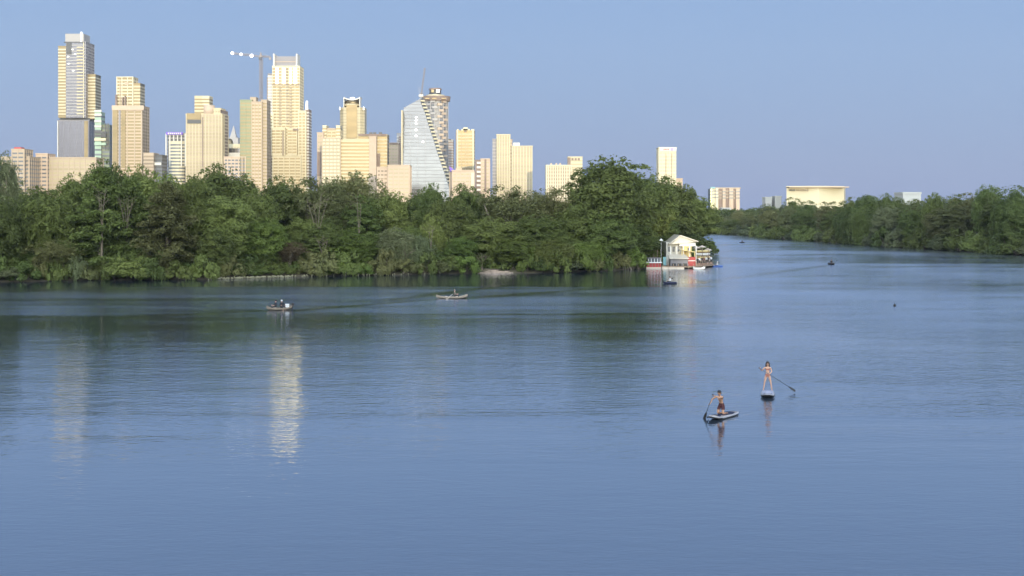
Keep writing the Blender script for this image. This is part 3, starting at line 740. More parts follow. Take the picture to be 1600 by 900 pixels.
# ------------------------------------------------------------------ trees
def leafmat(name, col, col2, transl=.4):
    m = bpy.data.materials.new(name); m.use_nodes = True; t = m.node_tree; b = t.nodes['Principled BSDF']
    at = t.nodes.new('ShaderNodeAttribute'); at.attribute_name = 'tone'
    mx = t.nodes.new('ShaderNodeMix'); mx.data_type = 'RGBA'; mx.inputs[6].default_value = (*col, 1); mx.inputs[7].default_value = (*col2, 1)
    t.links.new(at.outputs['Fac'], mx.inputs[0])
    oi = t.nodes.new('ShaderNodeObjectInfo'); r2 = t.nodes.new('ShaderNodeMapRange'); r2.inputs[3].default_value = .75; r2.inputs[4].default_value = 1.2
    h = t.nodes.new('ShaderNodeHueSaturation'); t.links.new(oi.outputs['Random'], r2.inputs[0]); t.links.new(r2.outputs[0], h.inputs['Value'])
    r3 = t.nodes.new('ShaderNodeMapRange'); r3.inputs[3].default_value = .485; r3.inputs[4].default_value = .515
    wn = t.nodes.new('ShaderNodeMath'); wn.operation = 'FRACT'; ml = t.nodes.new('ShaderNodeMath'); ml.operation = 'MULTIPLY'; ml.inputs[1].default_value = 17.3
    t.links.new(oi.outputs['Random'], ml.inputs[0]); t.links.new(ml.outputs[0], wn.inputs[0]); t.links.new(wn.outputs[0], r3.inputs[0]); t.links.new(r3.outputs[0], h.inputs['Hue'])
    t.links.new(mx.outputs[2], h.inputs['Color']); t.links.new(h.outputs[0], b.inputs['Base Color'])
    b.inputs['Roughness'].default_value = .6; b.inputs['Specular IOR Level'].default_value = .25
    if transl:
        tr = t.nodes.new('ShaderNodeBsdfTranslucent'); ms = t.nodes.new('ShaderNodeMixShader'); ms.inputs[0].default_value = transl
        t.links.new(h.outputs[0], tr.inputs[0]); t.links.new(b.outputs[0], ms.inputs[1]); t.links.new(tr.outputs[0], ms.inputs[2])
        t.links.new(ms.outputs[0], t.nodes['Material Output'].inputs[0])
    return m
LM = {
 'dark': leafmat('leaf_dark_green', (.120, .158, .046), (.170, .212, .062)),
 'mid': leafmat('leaf_mid_green', (.155, .196, .056), (.208, .254, .074)),
 'bright': leafmat('leaf_bright_green', (.145, .205, .046), (.215, .280, .070)),
 'willow': leafmat('leaf_yellow_green', (.190, .225, .058), (.255, .285, .085)),
 'olive': leafmat('leaf_olive_brown', (.170, .180, .070), (.225, .232, .092)),
 'rust': leafmat('leaf_rust_brown', (.165, .120, .068), (.210, .165, .090)),
 'grey': leafmat('leaf_grey_green', (.155, .180, .085), (.210, .240, .120)),
}
M['bark'] = mat('bark_grey_brown', (.15, .12, .085), .9, noise=.3, nscale=2)
M['sbark'] = mat('bark_dull_pale', (.17, .14, .10), .9, noise=.25, nscale=2)
M['pbark'] = mat('bark_pale', (.26, .22, .16), .9, noise=.25, nscale=2)
rs = np.random.RandomState(11)
def leaf_quads(c, nrm, L, Wd, droop=None):
    n = len(c); nrm = nrm / np.maximum(np.linalg.norm(nrm, axis=1, keepdims=True), 1e-6)
    a_ = rs.randn(n, 3) if droop is None else np.tile(droop, (n, 1)) + rs.randn(n, 3) * .25
    tg = a_ - nrm * (a_ * nrm).sum(1, keepdims=True); tg /= np.maximum(np.linalg.norm(tg, axis=1, keepdims=True), 1e-6)
    bt = np.cross(nrm, tg); s = rs.uniform(.65, 1.3, (n, 1)); l = L * s / 2; w_ = Wd * s / 2
    return np.stack([c - tg * l, c + bt * w_, c + tg * l, c - bt * w_], 1).reshape(-1, 3)
def crown_mesh(name, parts, m):
    vs = np.concatenate([p[0] for p in parts]); tone = np.concatenate([np.repeat(p[1], 4) for p in parts])
    f = np.arange(len(vs)).reshape(-1, 4); me = np_mesh(name, vs, f)
    at = me.attributes.new('tone', 'FLOAT', 'POINT'); at.data.foreach_set('value', np.clip(tone, 0, 1).astype(np.float32)); me.materials.append(LM[m] if isinstance(m, str) else m)
    return me
def clump(c, r, n, zf=.7, L=.5, Wd=.32, droop=None, up=.5):
    d = rs.randn(n, 3); d /= np.linalg.norm(d, axis=1, keepdims=True)
    rad = r * rs.uniform(.15, 1, (n, 1)) ** .3; p = d * rad * np.array([1, 1, zf]) + c
    nr_ = d + np.array([0, 0, up]) + rs.randn(n, 3) * .32
    return leaf_quads(p, nr_, L, Wd, droop)
def make_variant(kind, seed, H, W):
    global rs
    rs = np.random.RandomState(seed * 13 + 5); r = random.Random(seed)
    parts = []; tm = MB(); lean = (r.uniform(-.6, .6), r.uniform(-.6, .6))
    def P_(c, t_): parts.append((c, t_))
    if kind in ('broad', 'willow', 'sparse', 'tall'):
        zb = {'broad': .07, 'willow': .04, 'sparse': .22, 'tall': .05}[kind] * H; zc = (zb + H) / 2; hz = (H - zb) / 2
        N = {'broad': 120, 'willow': 76, 'sparse': 74, 'tall': 110}[kind]
        # a few big lobes give the crown an uneven outline
        lobes = [(r.uniform(0, 6.28), r.uniform(-.7, .9), r.uniform(.06, .18)) for _ in range(9)]
        cs = []
        for i in range(N):
            d = rs.randn(3); d /= np.linalg.norm(d); q = 1.0
            for az, el, am in lobes:
                ld = np.array([math.cos(az) * math.cos(el), math.sin(az) * math.cos(el), math.sin(el)]); q += am * max(0, d @ ld) ** 4 - am * .25
            rad = q * (rs.uniform(.15, 1) ** .42)
            c = np.array([d[0] * W / 2 * .84 * rad, d[1] * W / 2 * .84 * rad, zc + d[2] * hz * .88 * rad])
            tz = (c[2] - zb) / (H - zb)
            if kind == 'sparse': c[:2] *= .55 + .5 * tz
            c[2] = min(c[2], H - .6); cs.append(c)
            cr = {'broad': r.uniform(1.1, 1.95), 'tall': r.uniform(1.0, 1.7), 'willow': r.uniform(1.2, 2.0), 'sparse': r.uniform(.9, 1.9)}[kind] * W / 12
            tn = r.uniform(0, 1)
            if kind == 'willow':
                n = 170; P_(clump(c, cr, n, .9, .55, .22), np.full(n, tn) + rs.randn(n) * .15)
                for s in range(9):
                    o_ = c + np.array([rs.randn() * cr * .6, rs.randn() * cr * .6, 0]); ln = r.uniform(1.5, 4.2); k = int(ln * 9)
                    pp = o_ + np.stack([rs.randn(k) * .12, rs.randn(k) * .12, -rs.uniform(0, ln, k)], 1); pp[:, 2] = np.maximum(pp[:, 2], .3)
                    P_(leaf_quads(pp, rs.randn(k, 3) * np.array([1, 1, .2]), .75, .16, np.array([0, 0, -1.])), np.full(k, tn + .15))
            elif kind == 'sparse':
                n = 75; P_(clump(c, cr, n, .9, .40, .24), np.full(n, tn) + rs.randn(n) * .2)
                k = 46; dd = rs.randn(k, 3); dd[:, 2] += .8; dd /= np.linalg.norm(dd, axis=1, keepdims=True)
                st = c + dd * cr * .5; nr_ = np.cross(dd, rs.randn(k, 3)); nr_ /= np.linalg.norm(nr_, axis=1, keepdims=True); bb = np.cross(nr_, dd)
                l = rs.uniform(.6, 1.6, (k, 1)); P_(np.stack([st - dd * l, st + bb * .05, st + dd * l, st - bb * .05], 1).reshape(-1, 3), np.full(k, .8))
            else:
                n = int(260 * (cr / 1.7) ** 1.6) + 50; P_(clump(c, cr, n, .72, .42, .28), np.full(n, tn) + rs.randn(n) * .15)
        # loose outer sprigs break the outline
        for i in range(90):
            d = rs.randn(3); d /= np.linalg.norm(d); d[2] = abs(d[2]) if rs.rand() < .7 else d[2]
            c = np.array([d[0] * W / 2 * .90, d[1] * W / 2 * .90, zc + d[2] * hz * .88]); n = 14
            if kind == 'sparse': c[:2] *= .95
            P_(clump(c, r.uniform(.4, .9), n, .8, .42, .26), np.full(n, r.random()))
        # trunk and limbs
        fork = Vector((lean[0] * .5, lean[1] * .5, zb * r.uniform(.8, 1.2) + 1)); tr = W * .030 + .08
        tm.tube([(0, 0, -.4), (lean[0] * .2, lean[1] * .2, fork.z * .5), fork], [tr * 1.35, tr, tr * .85], 7)
        for c in r.sample(cs, 14 if kind == 'sparse' else 10):
            m1 = fork.lerp(Vector(c), .45) + Vector((r.uniform(-.5, .5), r.uniform(-.5, .5), r.uniform(.2, .9)))
            k_ = 1.5 if kind == 'sparse' else .8
            tm.tube([fork, m1, Vector(c)], [tr * .55 * k_, tr * .34 * k_, .05], 5)
            for _ in range(2):
                c2 = Vector(r.choice(cs));
                if (c2 - m1).length < W * .45: tm.tube([m1, c2], [tr * .24 * k_, .04], 4)
    elif kind == 'cypress':
        tm.tube([(0, 0, -.4), (0, 0, 1.2), (lean[0] * .3, 0, H * .5), (lean[0] * .5, 0, H * .97)], [W * .055, W * .032, W * .02, .05], 8)
        z = H * .08
        while z < H * .97:
            t_ = z / H; prof_ = min(1, (1 - t_) * 1.55 + .12) * (0.75 + .25 * min(1, t_ * 5))
            for b_ in range(r.choice((3, 4, 5))):
                az = r.uniform(0, 6.28); L_ = W / 2 * prof_ * r.uniform(.6, 1.08); zz = z + r.uniform(-.4, .4); tn = r.random()
                end = np.array([math.cos(az) * L_, math.sin(az) * L_, zz + r.uniform(-.3, .6)])
                tm.tube([(lean[0] * .5 * t_, 0, zz), tuple(end * .97 + np.array([0, 0, .0]))], [.10, .03], 4)
                n = int(80 * L_); s = rs.uniform(.18, 1, n); p = np.outer(s, end); p[:, 2] = zz + s * (end[2] - zz)
                wd = .75 * (1 - .45 * s) + .2; p[:, 0] += -math.sin(az) * rs.randn(n) * wd * .65; p[:, 1] += math.cos(az) * rs.randn(n) * wd * .65; p[:, 2] += rs.randn(n) * .26 - .1 * s
                P_(leaf_quads(p, rs.randn(n, 3) * .7 + np.array([0, 0, .6]), .5, .3), np.full(n, tn) + rs.randn(n) * .15)
            z += r.uniform(.42, .8)
    elif kind == 'bush':
        N = 34
        for i in range(N):
            d = rs.randn(3); d /= np.linalg.norm(d); d[2] = abs(d[2])
            c = np.array([d[0] * W / 2 * .8, d[1] * W / 2 * .8, d[2] * H * .78 * rs.uniform(.3, 1) + .25]); cr = r.uniform(.6, 1.25); n = int(110 * cr)
            P_(clump(c, cr, n, .75, .42, .26), np.full(n, r.random()) + rs.randn(n) * .15)
            if i % 4 == 0: tm.tube([(0, 0, -.3), tuple(c * .5 + np.array([0, 0, .4])), tuple(c)], [.09, .06, .03], 4)
    return parts, tm
VAR = {}
SPEC = {'broad': (6, 18, 12), 'tall': (3, 20, 9), 'willow': (4, 16, 12), 'sparse': (4, 18, 12), 'cypress': (3, 20, 11), 'bush': (5, 4.5, 6.5)}
for kind, (nv, H, W) in SPEC.items():
    for i in range(nv): VAR[kind, i] = (*make_variant(kind, i + 1 + len(VAR), H, W), H, W)
MESH = {}
def tree_mesh(kind, i, col, bark):
    k = (kind, i, col)
    if k not in MESH:
        parts, tm, H, W = VAR[kind, i]; MESH[k] = crown_mesh('crown', parts, col)
    k2 = (kind, i, bark)
    if k2 not in MESH: MESH[k2] = VAR[kind, i][1].mesh('trunk', M[bark])
    return MESH[k], MESH[k2]
NAME = {'broad': 'broadleaf_tree', 'tall': 'broadleaf_tree', 'willow': 'willow_tree', 'sparse': 'sparse_tree', 'cypress': 'cypress_tree', 'bush': 'shrub'}
tr_rand = random.Random(21)
def shore_y(X, right=False):
    L = SR if right else SL
    best = None
    for p, q in zip(L, L[1:]):
        if min(p[0], q[0]) - 1e-6 <= X <= max(p[0], q[0]) + 1e-6 and abs(q[0] - p[0]) > 1e-6:
            y = p[1] + (X - p[0]) / (q[0] - p[0]) * (q[1] - p[1])
            if best is None or (y < best and not right) or (right and y > best): best = y
    return best
def plant(kind, col, X, Y, h, w_, label, group, bark='bark', z=.6, i=None):
    i = tr_rand.randrange(SPEC[kind][0]) if i is None else i
    cm, tmh = tree_mesh(kind, i, col, bark); _, H, W = SPEC[kind]
    t = empty(NAME[kind], (X, Y, z), label, 'shrub' if kind == 'bush' else 'tree', group)
    t.rotation_euler = (0, 0, tr_rand.uniform(0, 6.28)); t.scale = (w_ / W, w_ / W, h / H)
    for nm, d in (('trunk', tmh), ('crown', cm)):
        o = bpy.data.objects.new(nm, d); C.objects.link(o); o.parent = t
    return t
def tree_at(kind, col, px, ytop, wpx, back, label, group=None, bark='bark', i=None, right=False):
    """stands `back` metres behind the waterline, as tall as its top row in the photo says"""
    D = 230.
    for _ in range(12):
        sy = shore_y(PX(px, D), right)
        if sy is None: break
        D = .5 * D + .5 * (sy + back)
    z = .3 if back < 1 else .6
    h = PZ(ytop, D) - z
    return plant(kind, col, PX(px, D), D, h, wpx / F * D, label, group, bark, z, i)
G1 = 'trees on the left bank'
T = [
 ('sparse', 'grey', 4, 230, 66, 14, 'thin grey green tree standing highest at the far left edge'),
 ('broad', 'dark', 2, 300, 80, 4, 'very dark tree at the far left waterline'),
 ('broad', 'dark', 60, 284, 90, 22, 'dark broad tree crown below the long low cream block'),
 ('willow', 'willow', 78, 297, 118, 9, 'rounded yellow green willow left of the pale trunked cypress'),
 ('broad', 'mid', 118, 262, 70, 20, 'mid green crown rising behind the left willow'),
 ('broad', 'dark', 163, 240, 76, 26, 'dark crown poking up highest under the green stacked tower'),
 ('broad', 'dark', 214, 250, 70, 26, 'dark rounded crown at the foot of the ribbed pale tower'),
 ('cypress', 'mid', 157, 262, 118, 4, 'layered green cypress with a pale straight trunk standing at the water'),
 ('cypress', 'mid', 205, 272, 100, 8, 'layered green cypress between the pale trunked one and the brown one'),
 ('cypress', 'olive', 262, 279, 108, 3, 'brownish layered cypress whose lowest boughs touch the water'),
 ('willow', 'willow', 298, 268, 84, 10, 'tall smooth yellow green willow right of the brown cypress'),
 ('willow', 'willow', 246, 262, 110, 18, 'wide pale green willow crown behind the brown cypress'),
 ('sparse', 'olive', 84, 372, 92, 2, 'low bare brownish tree leaning over the water below the left willow'),
 ('bush', 'mid', 205, 392, 70, 1, 'green waterside growth between the two green cypresses'),
 ('broad', 'dark', 345, 249, 118, 24, 'large dark green crown under the faint spire'),
 ('broad', 'mid', 352, 300, 96, 7, 'mid green tree right of the tall willow'),
 ('broad', 'dark', 338, 350, 60, 2, 'dark low tree in the shade right of the tall willow'),
 ('broad', 'mid', 398, 288, 84, 15, 'mid green crown below the half green square tower'),
 ('broad', 'dark', 440, 268, 80, 22, 'dark crown below the tall yellow tower'),
 ('broad', 'bright', 412, 336, 78, 5, 'bright green tree in front below the half green square tower'),
 ('sparse', 'olive', 496, 270, 104, 16, 'half bare brown tree with pale forked limbs showing'),
 ('sparse', 'olive', 556, 262, 112, 24, 'thin brown twiggy crown below the wide slab building'),
 ('sparse', 'rust', 452, 376, 66, 3, 'reddish brown dry shrubby tree at the water below the tall yellow tower'),
 ('tall', 'mid', 500, 345, 62, 4, 'slender tree with a pale pinkish trunk below the forked bare tree'),
 ('broad', 'bright', 556, 352, 76, 3, 'bright green low tree at the water below the wide slab building'),
 ('tall', 'mid', 566, 298, 68, 12, 'vine covered upright tree below the wide slab building'),
 ('broad', 'mid', 612, 292, 76, 18, 'mid green crown at the foot of the low tan block'),
 ('willow', 'grey', 618, 352, 66, 4, 'grey green drooping tree at the water left of the pointed glass tower'),
 ('broad', 'dark', 655, 290, 54, 18, 'dark rounded crown before the base of the pointed glass tower'),
 ('broad', 'mid', 676, 279, 56, 24, 'small dark crown poking up before the pointed glass tower'),
 ('willow', 'willow', 676, 328, 46, 9, 'slim yellowish tree in the middle of the bank below the glass tower'),
 ('willow', 'grey', 652, 365, 58, 3, 'grey green drooping shrubby tree just left of the small cove'),
 ('broad', 'mid', 702, 302, 80, 12, 'mid green tree below the purple tent roof'),
 ('broad', 'dark', 726, 280, 62, 24, 'dark round crown below the plain bright yellow tower'),
 ('broad', 'bright', 724, 366, 60, 4, 'bright green low tree left of the pale rock ledge'),
 ('sparse', 'olive', 792, 284, 118, 18, 'wide brown twiggy crown below the pair of ribbed towers'),
 ('sparse', 'olive', 858, 288, 92, 20, 'brown twiggy crown left of the cream ribbed hotel'),
 ('broad', 'mid', 768, 335, 96, 7, 'mid green tree above the pale rock ledge'),
 ('broad', 'bright', 800, 368, 78, 4, 'bright green low tree right above the pale rock ledge'),
 ('broad', 'mid', 842, 330, 88, 9, 'mid green tree below the brown twiggy crowns'),
 ('willow', 'willow', 862, 372, 78, 3, 'yellow green drooping low tree left of the great dark tree'),
 ('broad', 'mid', 905, 300, 84, 12, 'mid green tree in front of the ribbed hotel'),
 ('willow', 'bright', 912, 374, 78, 3, 'bright green low tree sweeping to the water left of the great dark tree'),
 ('broad', 'dark', 954, 235, 138, 13, 'great dark green tree, the highest crown on the left bank'),
 ('broad', 'dark', 1000, 250, 112, 12, 'big dark tree just right of the highest crown'),
 ('tall', 'dark', 925, 262, 60, 16, 'upright dark tree at the left shoulder of the highest crown'),
 ('broad', 'dark', 952, 330, 92, 4, 'dark low hanging tree below the highest crown'),
 ('broad', 'dark', 990, 345, 76, 5, 'dark tree above the exposed roots left of the boathouse'),
 ('broad', 'mid', 1042, 270, 100, 20, 'green tree before the lone hotel tower'),
 ('broad', 'mid', 1020, 330, 80, 8, 'green tree hanging over the left end of the boathouse'),
 ('broad', 'mid', 1076, 298, 88, 26, 'green tree right behind the boathouse roof'),
 ('broad', 'mid', 1094, 330, 46, 40, 'last green tree at the tip of the left bank'),
 ('bush', 'mid', 1096, 372, 40, 30, 'green growth at the tip of the left bank behind the dock'),
]
for kind, col, px, yt, wp, back, lab in T:
    wpx = wp * (1.12 if kind != 'cypress' else 1.0)
    tree_at(kind, col, px, yt, wpx, back, lab, G1, 'pbark' if (kind in ('sparse',) or 'pale' in lab) else 'bark')
# pale bare trunks and forked limbs standing out against the green
def snag(px, ytop, back, spread, forks, label, seed):
    r = random.Random(seed); D = shore_y(PX(px, 212)) or 212; D = (shore_y(PX(px, D)) or D) + back; h = PZ(ytop, D) - .5; X = PX(px, D)
    t = empty('bare_tree', (X, D, .5), label, 'tree', 'pale bare trunks on the left bank'); mb = MB(); k = h * r.uniform(.42, .5); top = (X + r.uniform(-.3, .3), D, .5 + k)
    mb.tube([(X, D, 0), (X + .1, D, .5 + k * .5), top], [.24, .18, .15], 7); mb.build('trunk', M['sbark'], t)
    for i in range(forks):
        u = (i + .5) / forks * 2 - 1; dx = u * spread; hh = (h - k) * r.uniform(.75, 1.0); m1 = (top[0] + dx * .45, D + r.uniform(-.5, .2), top[2] + hh * .5); e1 = (top[0] + dx, D + r.uniform(-.6, .3), top[2] + hh); mb = MB()
        mb.tube([top, m1, e1], [.10, .06, .02], 5)
        for _ in range(4):
            s_ = r.uniform(.3, .9); q = Vector(m1).lerp(Vector(e1), s_); mb.tube([q, q + Vector((r.uniform(-1.4, 1.4), r.uniform(-.3, .3), r.uniform(.4, 1.4)))], [.04, .015], 4)
        mb.build('limb', M['sbark'], t)
for a_ in ((496, 300, 6.5, 2.6, 4, 'bare forked tree with pale limbs spreading in a vee below the tall yellow tower', 3), (158, 290, 1.2, 1.0, 3, 'straight pale trunk standing at the water in the green cypress', 5),
           (503, 372, 1.0, 1.3, 3, 'short pinkish pale trunk forking low by the water', 6), (563, 300, 5.0, .7, 2, 'thin straight pale trunk below the wide slab building', 7),
           (674, 350, 2.0, .8, 2, 'thin pale trunk under the slim yellowish tree', 9), (197, 300, 5.0, 1.4, 4, 'pale limbs inside the second green cypress', 12), (630, 392, .8, 1.6, 4, 'low pale drooping branches in the grey green tree', 13), (752, 400, 2.0, 1.4, 3, 'leaning pale stems beside the small cove', 14)):
    snag(*a_)
# deep rows behind, only glimpsed between the crowns of the first rows
SKYL = [(0, 262), (40, 284), (100, 284), (130, 262), (190, 255), (240, 268), (300, 262), (360, 268), (400, 295), (440, 282), (500, 284), (560, 274), (610, 300), (660, 298), (720, 296), (780, 296), (850, 300), (890, 310), (930, 270), (980, 258), (1030, 290), (1070, 315), (1090, 345)]
def prof_at(L, x):
    for (a0, y0), (a1, y1) in zip(L, L[1:]):
        if x <= a1: return y0 + (y1 - y0) * max(0, (x - a0)) / (a1 - a0)
    return L[-1][1]
land = [(0, 'the long low block'), (150, 'the green stacked tower'), (260, 'the violet topped tower'), (350, 'the half green square tower'), (430, 'the tall wide yellow tower'),
        (500, 'the wide slab building'), (610, 'the pointed glass tower'), (700, 'the plain bright yellow tower'), (760, 'the ribbed pair of towers'), (850, 'the ribbed hotel'), (930, 'the great dark tree'), (1030, 'the boathouse')]
def lm(px):
    l = land[0][1]
    for a_, s_ in land:
        if px >= a_: l = s_
    return l
for back, st, dy in ((34, 46, 4), (48, 54, 6)):
    px = -20 + back % 7
    while px < 1085:
        y = prof_at(SKYL, px) + dy + tr_rand.uniform(0, 8)
        tree_at(tr_rand.choice(('broad', 'broad', 'tall')), tr_rand.choice(('dark', 'mid', 'mid')), px, y, tr_rand.uniform(66, 88), back, f'deep wood tree below {lm(px)}', f'deep wood trees below {lm(px)}')
        px += st
# middle filler trees in the gaps
px = 10
while px < 1060:
    y = prof_at(SKYL, px) + tr_rand.uniform(45, 75)
    if y < 372: tree_at('broad', tr_rand.choice(('dark', 'mid')), px, y, tr_rand.uniform(54, 72), tr_rand.uniform(7, 11), f'half hidden understorey tree below {lm(px)}', f'understorey trees below {lm(px)}')
    px += 42
# shoreline shrubs
px = -6
while px < 1112:
    if not (738 < px < 806) and not (1004 < px < 1092):
        D0 = 230; hh = tr_rand.uniform(2.6, 6.0); back = tr_rand.uniform(.3, 1.6)
        D = shore_y(PX(px, 228)) or 228; D = shore_y(PX(px, D)) or D
        wpx = tr_rand.uniform(34, 54); yt = HOR - (hh + .2 - H_EYE) * F / (D + back)
        low = 322 < px < 470
        if low: yt += 9
        tree_at('bush', tr_rand.choice(('dark', 'mid', 'mid', 'bright', 'grey', 'olive')), px, yt, wpx, back + (2 if low else 0), f'waterside shrub below {lm(px)}', f'waterside shrubs below {lm(px)}')
    px += tr_rand.uniform(17, 24)
# dark undergrowth closing the bank between the trunks
px = -10
while px < 1085:
    D0 = shore_y(PX(px, 228)) or 228; D0 = shore_y(PX(px, D0)) or D0; bk = tr_rand.uniform(5, 7)
    tree_at('bush', tr_rand.choice(('dark', 'dark', 'mid')), px, HOR - (tr_rand.uniform(4.5, 6.5) + .6 - H_EYE) * F / (D0 + bk), tr_rand.uniform(55, 75), bk, f'dark undergrowth shrub below {lm(px)}', f'undergrowth shrubs below {lm(px)}')
    px += 26
# unseen left continuation, mirrored in the water from other steps
for k in range(7):
    X = -95 - k * 11; Y = shore_y(X) or 190; plant('broad', 'mid', X, Y + 6, 17, 12, 'green tree on the left bank beyond the left picture edge', 'trees past the left edge')
# unseen trees added on the hill saddle to screen sun above the boathouse
for k in range(10):
    X = NOTCH_C - (250 + 300) * math.tan(math.radians(SUN_AZ)) - 14 + (k % 5) * 7; t = plant('sparse', 'mid', X, -306 - 14 * (k // 5), 52, 22, 'unseen tree added on the hill saddle to screen sunlight', 'added sun screen trees on the hill saddle', z=22.2)
# right bank
RT = [(1122, 333), (1150, 326), (1176, 316), (1200, 313), (1226, 306), (1250, 303), (1278, 317), (1298, 306), (1330, 299), (1362, 295), (1392, 299), (1420, 305), (1446, 301), (1470, 293), (1498, 297), (1528, 290), (1560, 283), (1590, 285), (1622, 280), (1660, 284)]
rl = [(1100, 'the striped apartment block'), (1190, 'the long white building'), (1325, 'the sky beside the white hall'), (1400, 'the small white block'), (1450, 'the empty right sky'), (1550, 'the right picture edge')]
def rlm(px):
    l = rl[0][1]
    for a_, s_ in rl:
        if px >= a_: l = s_
    return l
def right_D(px):
    Ls = SR; 
    for p, q in zip(Ls, Ls[1:]):
        a_, b_ = p[0] * F / p[1] + 800, q[0] * F / q[1] + 800
        if p[1] > 250 and min(a_, b_) <= px <= max(a_, b_): return p[1] + (px - a_) / (b_ - a_ + 1e-9) * (q[1] - p[1])
    return 323 if px > 1500 else 720
px = 1121.
row = 0
while px < 1690:
    D = right_D(px); y = prof_at(RT, px); s_ = F / D; wm_ = tr_rand.uniform(9.5, 13.5)
    for back, dy, nm in ((3.5, 22 * s_ / 5, 'front'), (10, 0, 'tall'), (20, 4, 'rear')):
        yy = y + dy * tr_rand.uniform(.5, 1.2) + (tr_rand.uniform(-2, 5) if nm != 'front' else 0)
        Dt = D + back; kind = tr_rand.choice(('broad', 'broad', 'tall', 'willow')); col = tr_rand.choice(('dark', 'dark', 'grey', 'mid', 'olive', 'dark'))
        plant(kind, col, PX(px, D) + tr_rand.uniform(-2, 2) + back * .35, Dt, PZ(yy, Dt) - .6, wm_ * tr_rand.uniform(.9, 1.15), f'{nm} row tree below {rlm(px)}', f'{nm} row right bank trees below {rlm(px)}')
    D2 = D; 
    plant('bush', tr_rand.choice(('dark', 'mid', 'grey')), PX(px, D) + tr_rand.uniform(-2, 2) + .6, D + 1.2, tr_rand.uniform(4.5, 8), 10, f'right bank shrub below {rlm(px)}', f'right bank shrubs below {rlm(px)}', z=.2)
    plant('bush', tr_rand.choice(('dark', 'mid', 'grey')), PX(px + wm_ * .4 * s_, right_D(px + wm_ * .4 * s_)), right_D(px + wm_ * .4 * s_) + 1.2, tr_rand.uniform(4.5, 8), 10, f'right bank shrub below {rlm(px)}', f'right bank shrubs below {rlm(px)}', z=.2)
    px += wm_ * .72 * s_
# far wood that closes the view between the banks and in front of the city
fw_ = []
rsx = random.Random(5)
for _ in range(240):
    Y = rsx.uniform(790, 1040); px_ = rsx.uniform(1085, 1235); fw_.append((PX(px_, Y), Y))
parts, tm, H, W = VAR['broad', 0]
base_v = [(p[0][::1], p[1]) for p in parts]
def sub(parts, k):
    v = np.concatenate([p[0] for p in parts]).reshape(-1, 4, 3); tn = np.concatenate([p[1] for p in parts]); idx_ = np.arange(0, len(v), k); return v[idx_], tn[idx_]
sv, st_ = sub(parts, 18); sv = sv.copy(); cc = sv.mean(1, keepdims=True); sv = cc + (sv - cc) * 3.2
allp = []
for X, Y in fw_:
    k = rsx.uniform(.62, .82); v = sv.copy() * k; v[:, :, 0] += X; v[:, :, 1] += Y; v[:, :, 2] += .5
    allp.append((v.reshape(-1, 3), st_ * .6 + rsx.uniform(0, .4)))
me = crown_mesh('far_wood', allp, 'dark'); o = bpy.data.objects.new('far_wood', me); C.objects.link(o)
tag(o, 'far off wood closing the river bend beneath the striped apartment block', 'woods', kind='stuff')

# ------------------------------------------------------------------ boathouse and dock at the tip of the bank
M['bwall'] = mat('pale_boathouse_wall', (.55, .54, .50), .7, noise=.08, nscale=2)
M['ywall'] = mat('yellow_boathouse_wall', (.66, .53, .25), .6, noise=.06, nscale=2)
M['roofw'] = mat('white_metal_roof', (.62, .575, .49), .45, noise=.05, nscale=1, nsc=(6, .3, 1))
M['plank'] = mat('weathered_dock_planks', (.30, .22, .16), .85, noise=.25, nscale=2, nsc=(1, 8, 1))
M['rock'] = mat('pale_pinkish_rock', (.30, .235, .19), .9, noise=.3, nscale=1.5, bump=.1)
M['reed'] = mat('dry_reed', (.36, .34, .22), .9, obj_var=.2)
M['whitep'] = mat('white_fibreglass', (.80, .80, .80), .35)
M['cream2'] = mat('cream_fibreglass', (.66, .56, .46), .45)
M['tanp'] = mat('tan_hull_paint', (.22, .18, .14), .6); M['bhull'] = mat('pale_grey_board', (.44, .44, .48), .4)
M['blue'] = mat('blue_plastic', (.06, .14, .45), .4)
M['deckp'] = mat('dull_tan_board_deck', (.32, .27, .24), .5)
M['navy'] = mat('navy_foam_pad', (.02, .025, .06), .7)
M['ice'] = mat('pale_blue_board_deck', (.42, .45, .58), .35)
M['black'] = mat('black_plastic', (.02, .02, .022), .45)
M['alu'] = mat('grey_paddle_shaft', (.10, .12, .15), .35, .2)
D = 250.
def bx(px, d=D): return PX(px, d)
def bz(py, d=D): return PZ(py, d)
t = empty('boathouse', (bx(1064), 254, .5), 'white roofed boathouse with a yellow gable end standing on the dock', 'boathouse')
# long low pitched roof: eaves facing the river, gable end towards the right
x0, xm, x1 = bx(1041, 256), bx(1058, 256), bx(1086, 256)
yA, yB = 252.5, 261.
zA, zr, zE = bz(377, 256), bz(368, 256), bz(377.5, 256)
MB().box(bx(1044), bx(1070), 253.2, 260.5, .5, bz(378, 256)).build('wall', M['bwall'], t)
MB().box(bx(1069), bx(1083.5), 252.6, 260.6, .5, bz(379.5, 256)).build('gable_wall', M['ywall'], t)
mb = MB(); mb.add([(x0, yA, zA - .9), (xm, yA - .2, zr), (xm, yB, zr), (x0, yB, zA - .9)], [[0, 1, 2, 3], [3, 2, 1, 0]]);
mb = MB()
def slab(mb, p, q, y0, y1, th):                        # a sloping slab between two (x, z) points
    mb.add([(p[0], y0, p[1]), (q[0], y0, q[1]), (q[0], y1, q[1]), (p[0], y1, p[1]), (p[0], y0, p[1] + th), (q[0], y0, q[1] + th), (q[0], y1, q[1] + th), (p[0], y1, p[1] + th)],
           [[0, 1, 5, 4], [1, 2, 6, 5], [2, 3, 7, 6], [3, 0, 4, 7], [4, 5, 6, 7], [3, 2, 1, 0]])
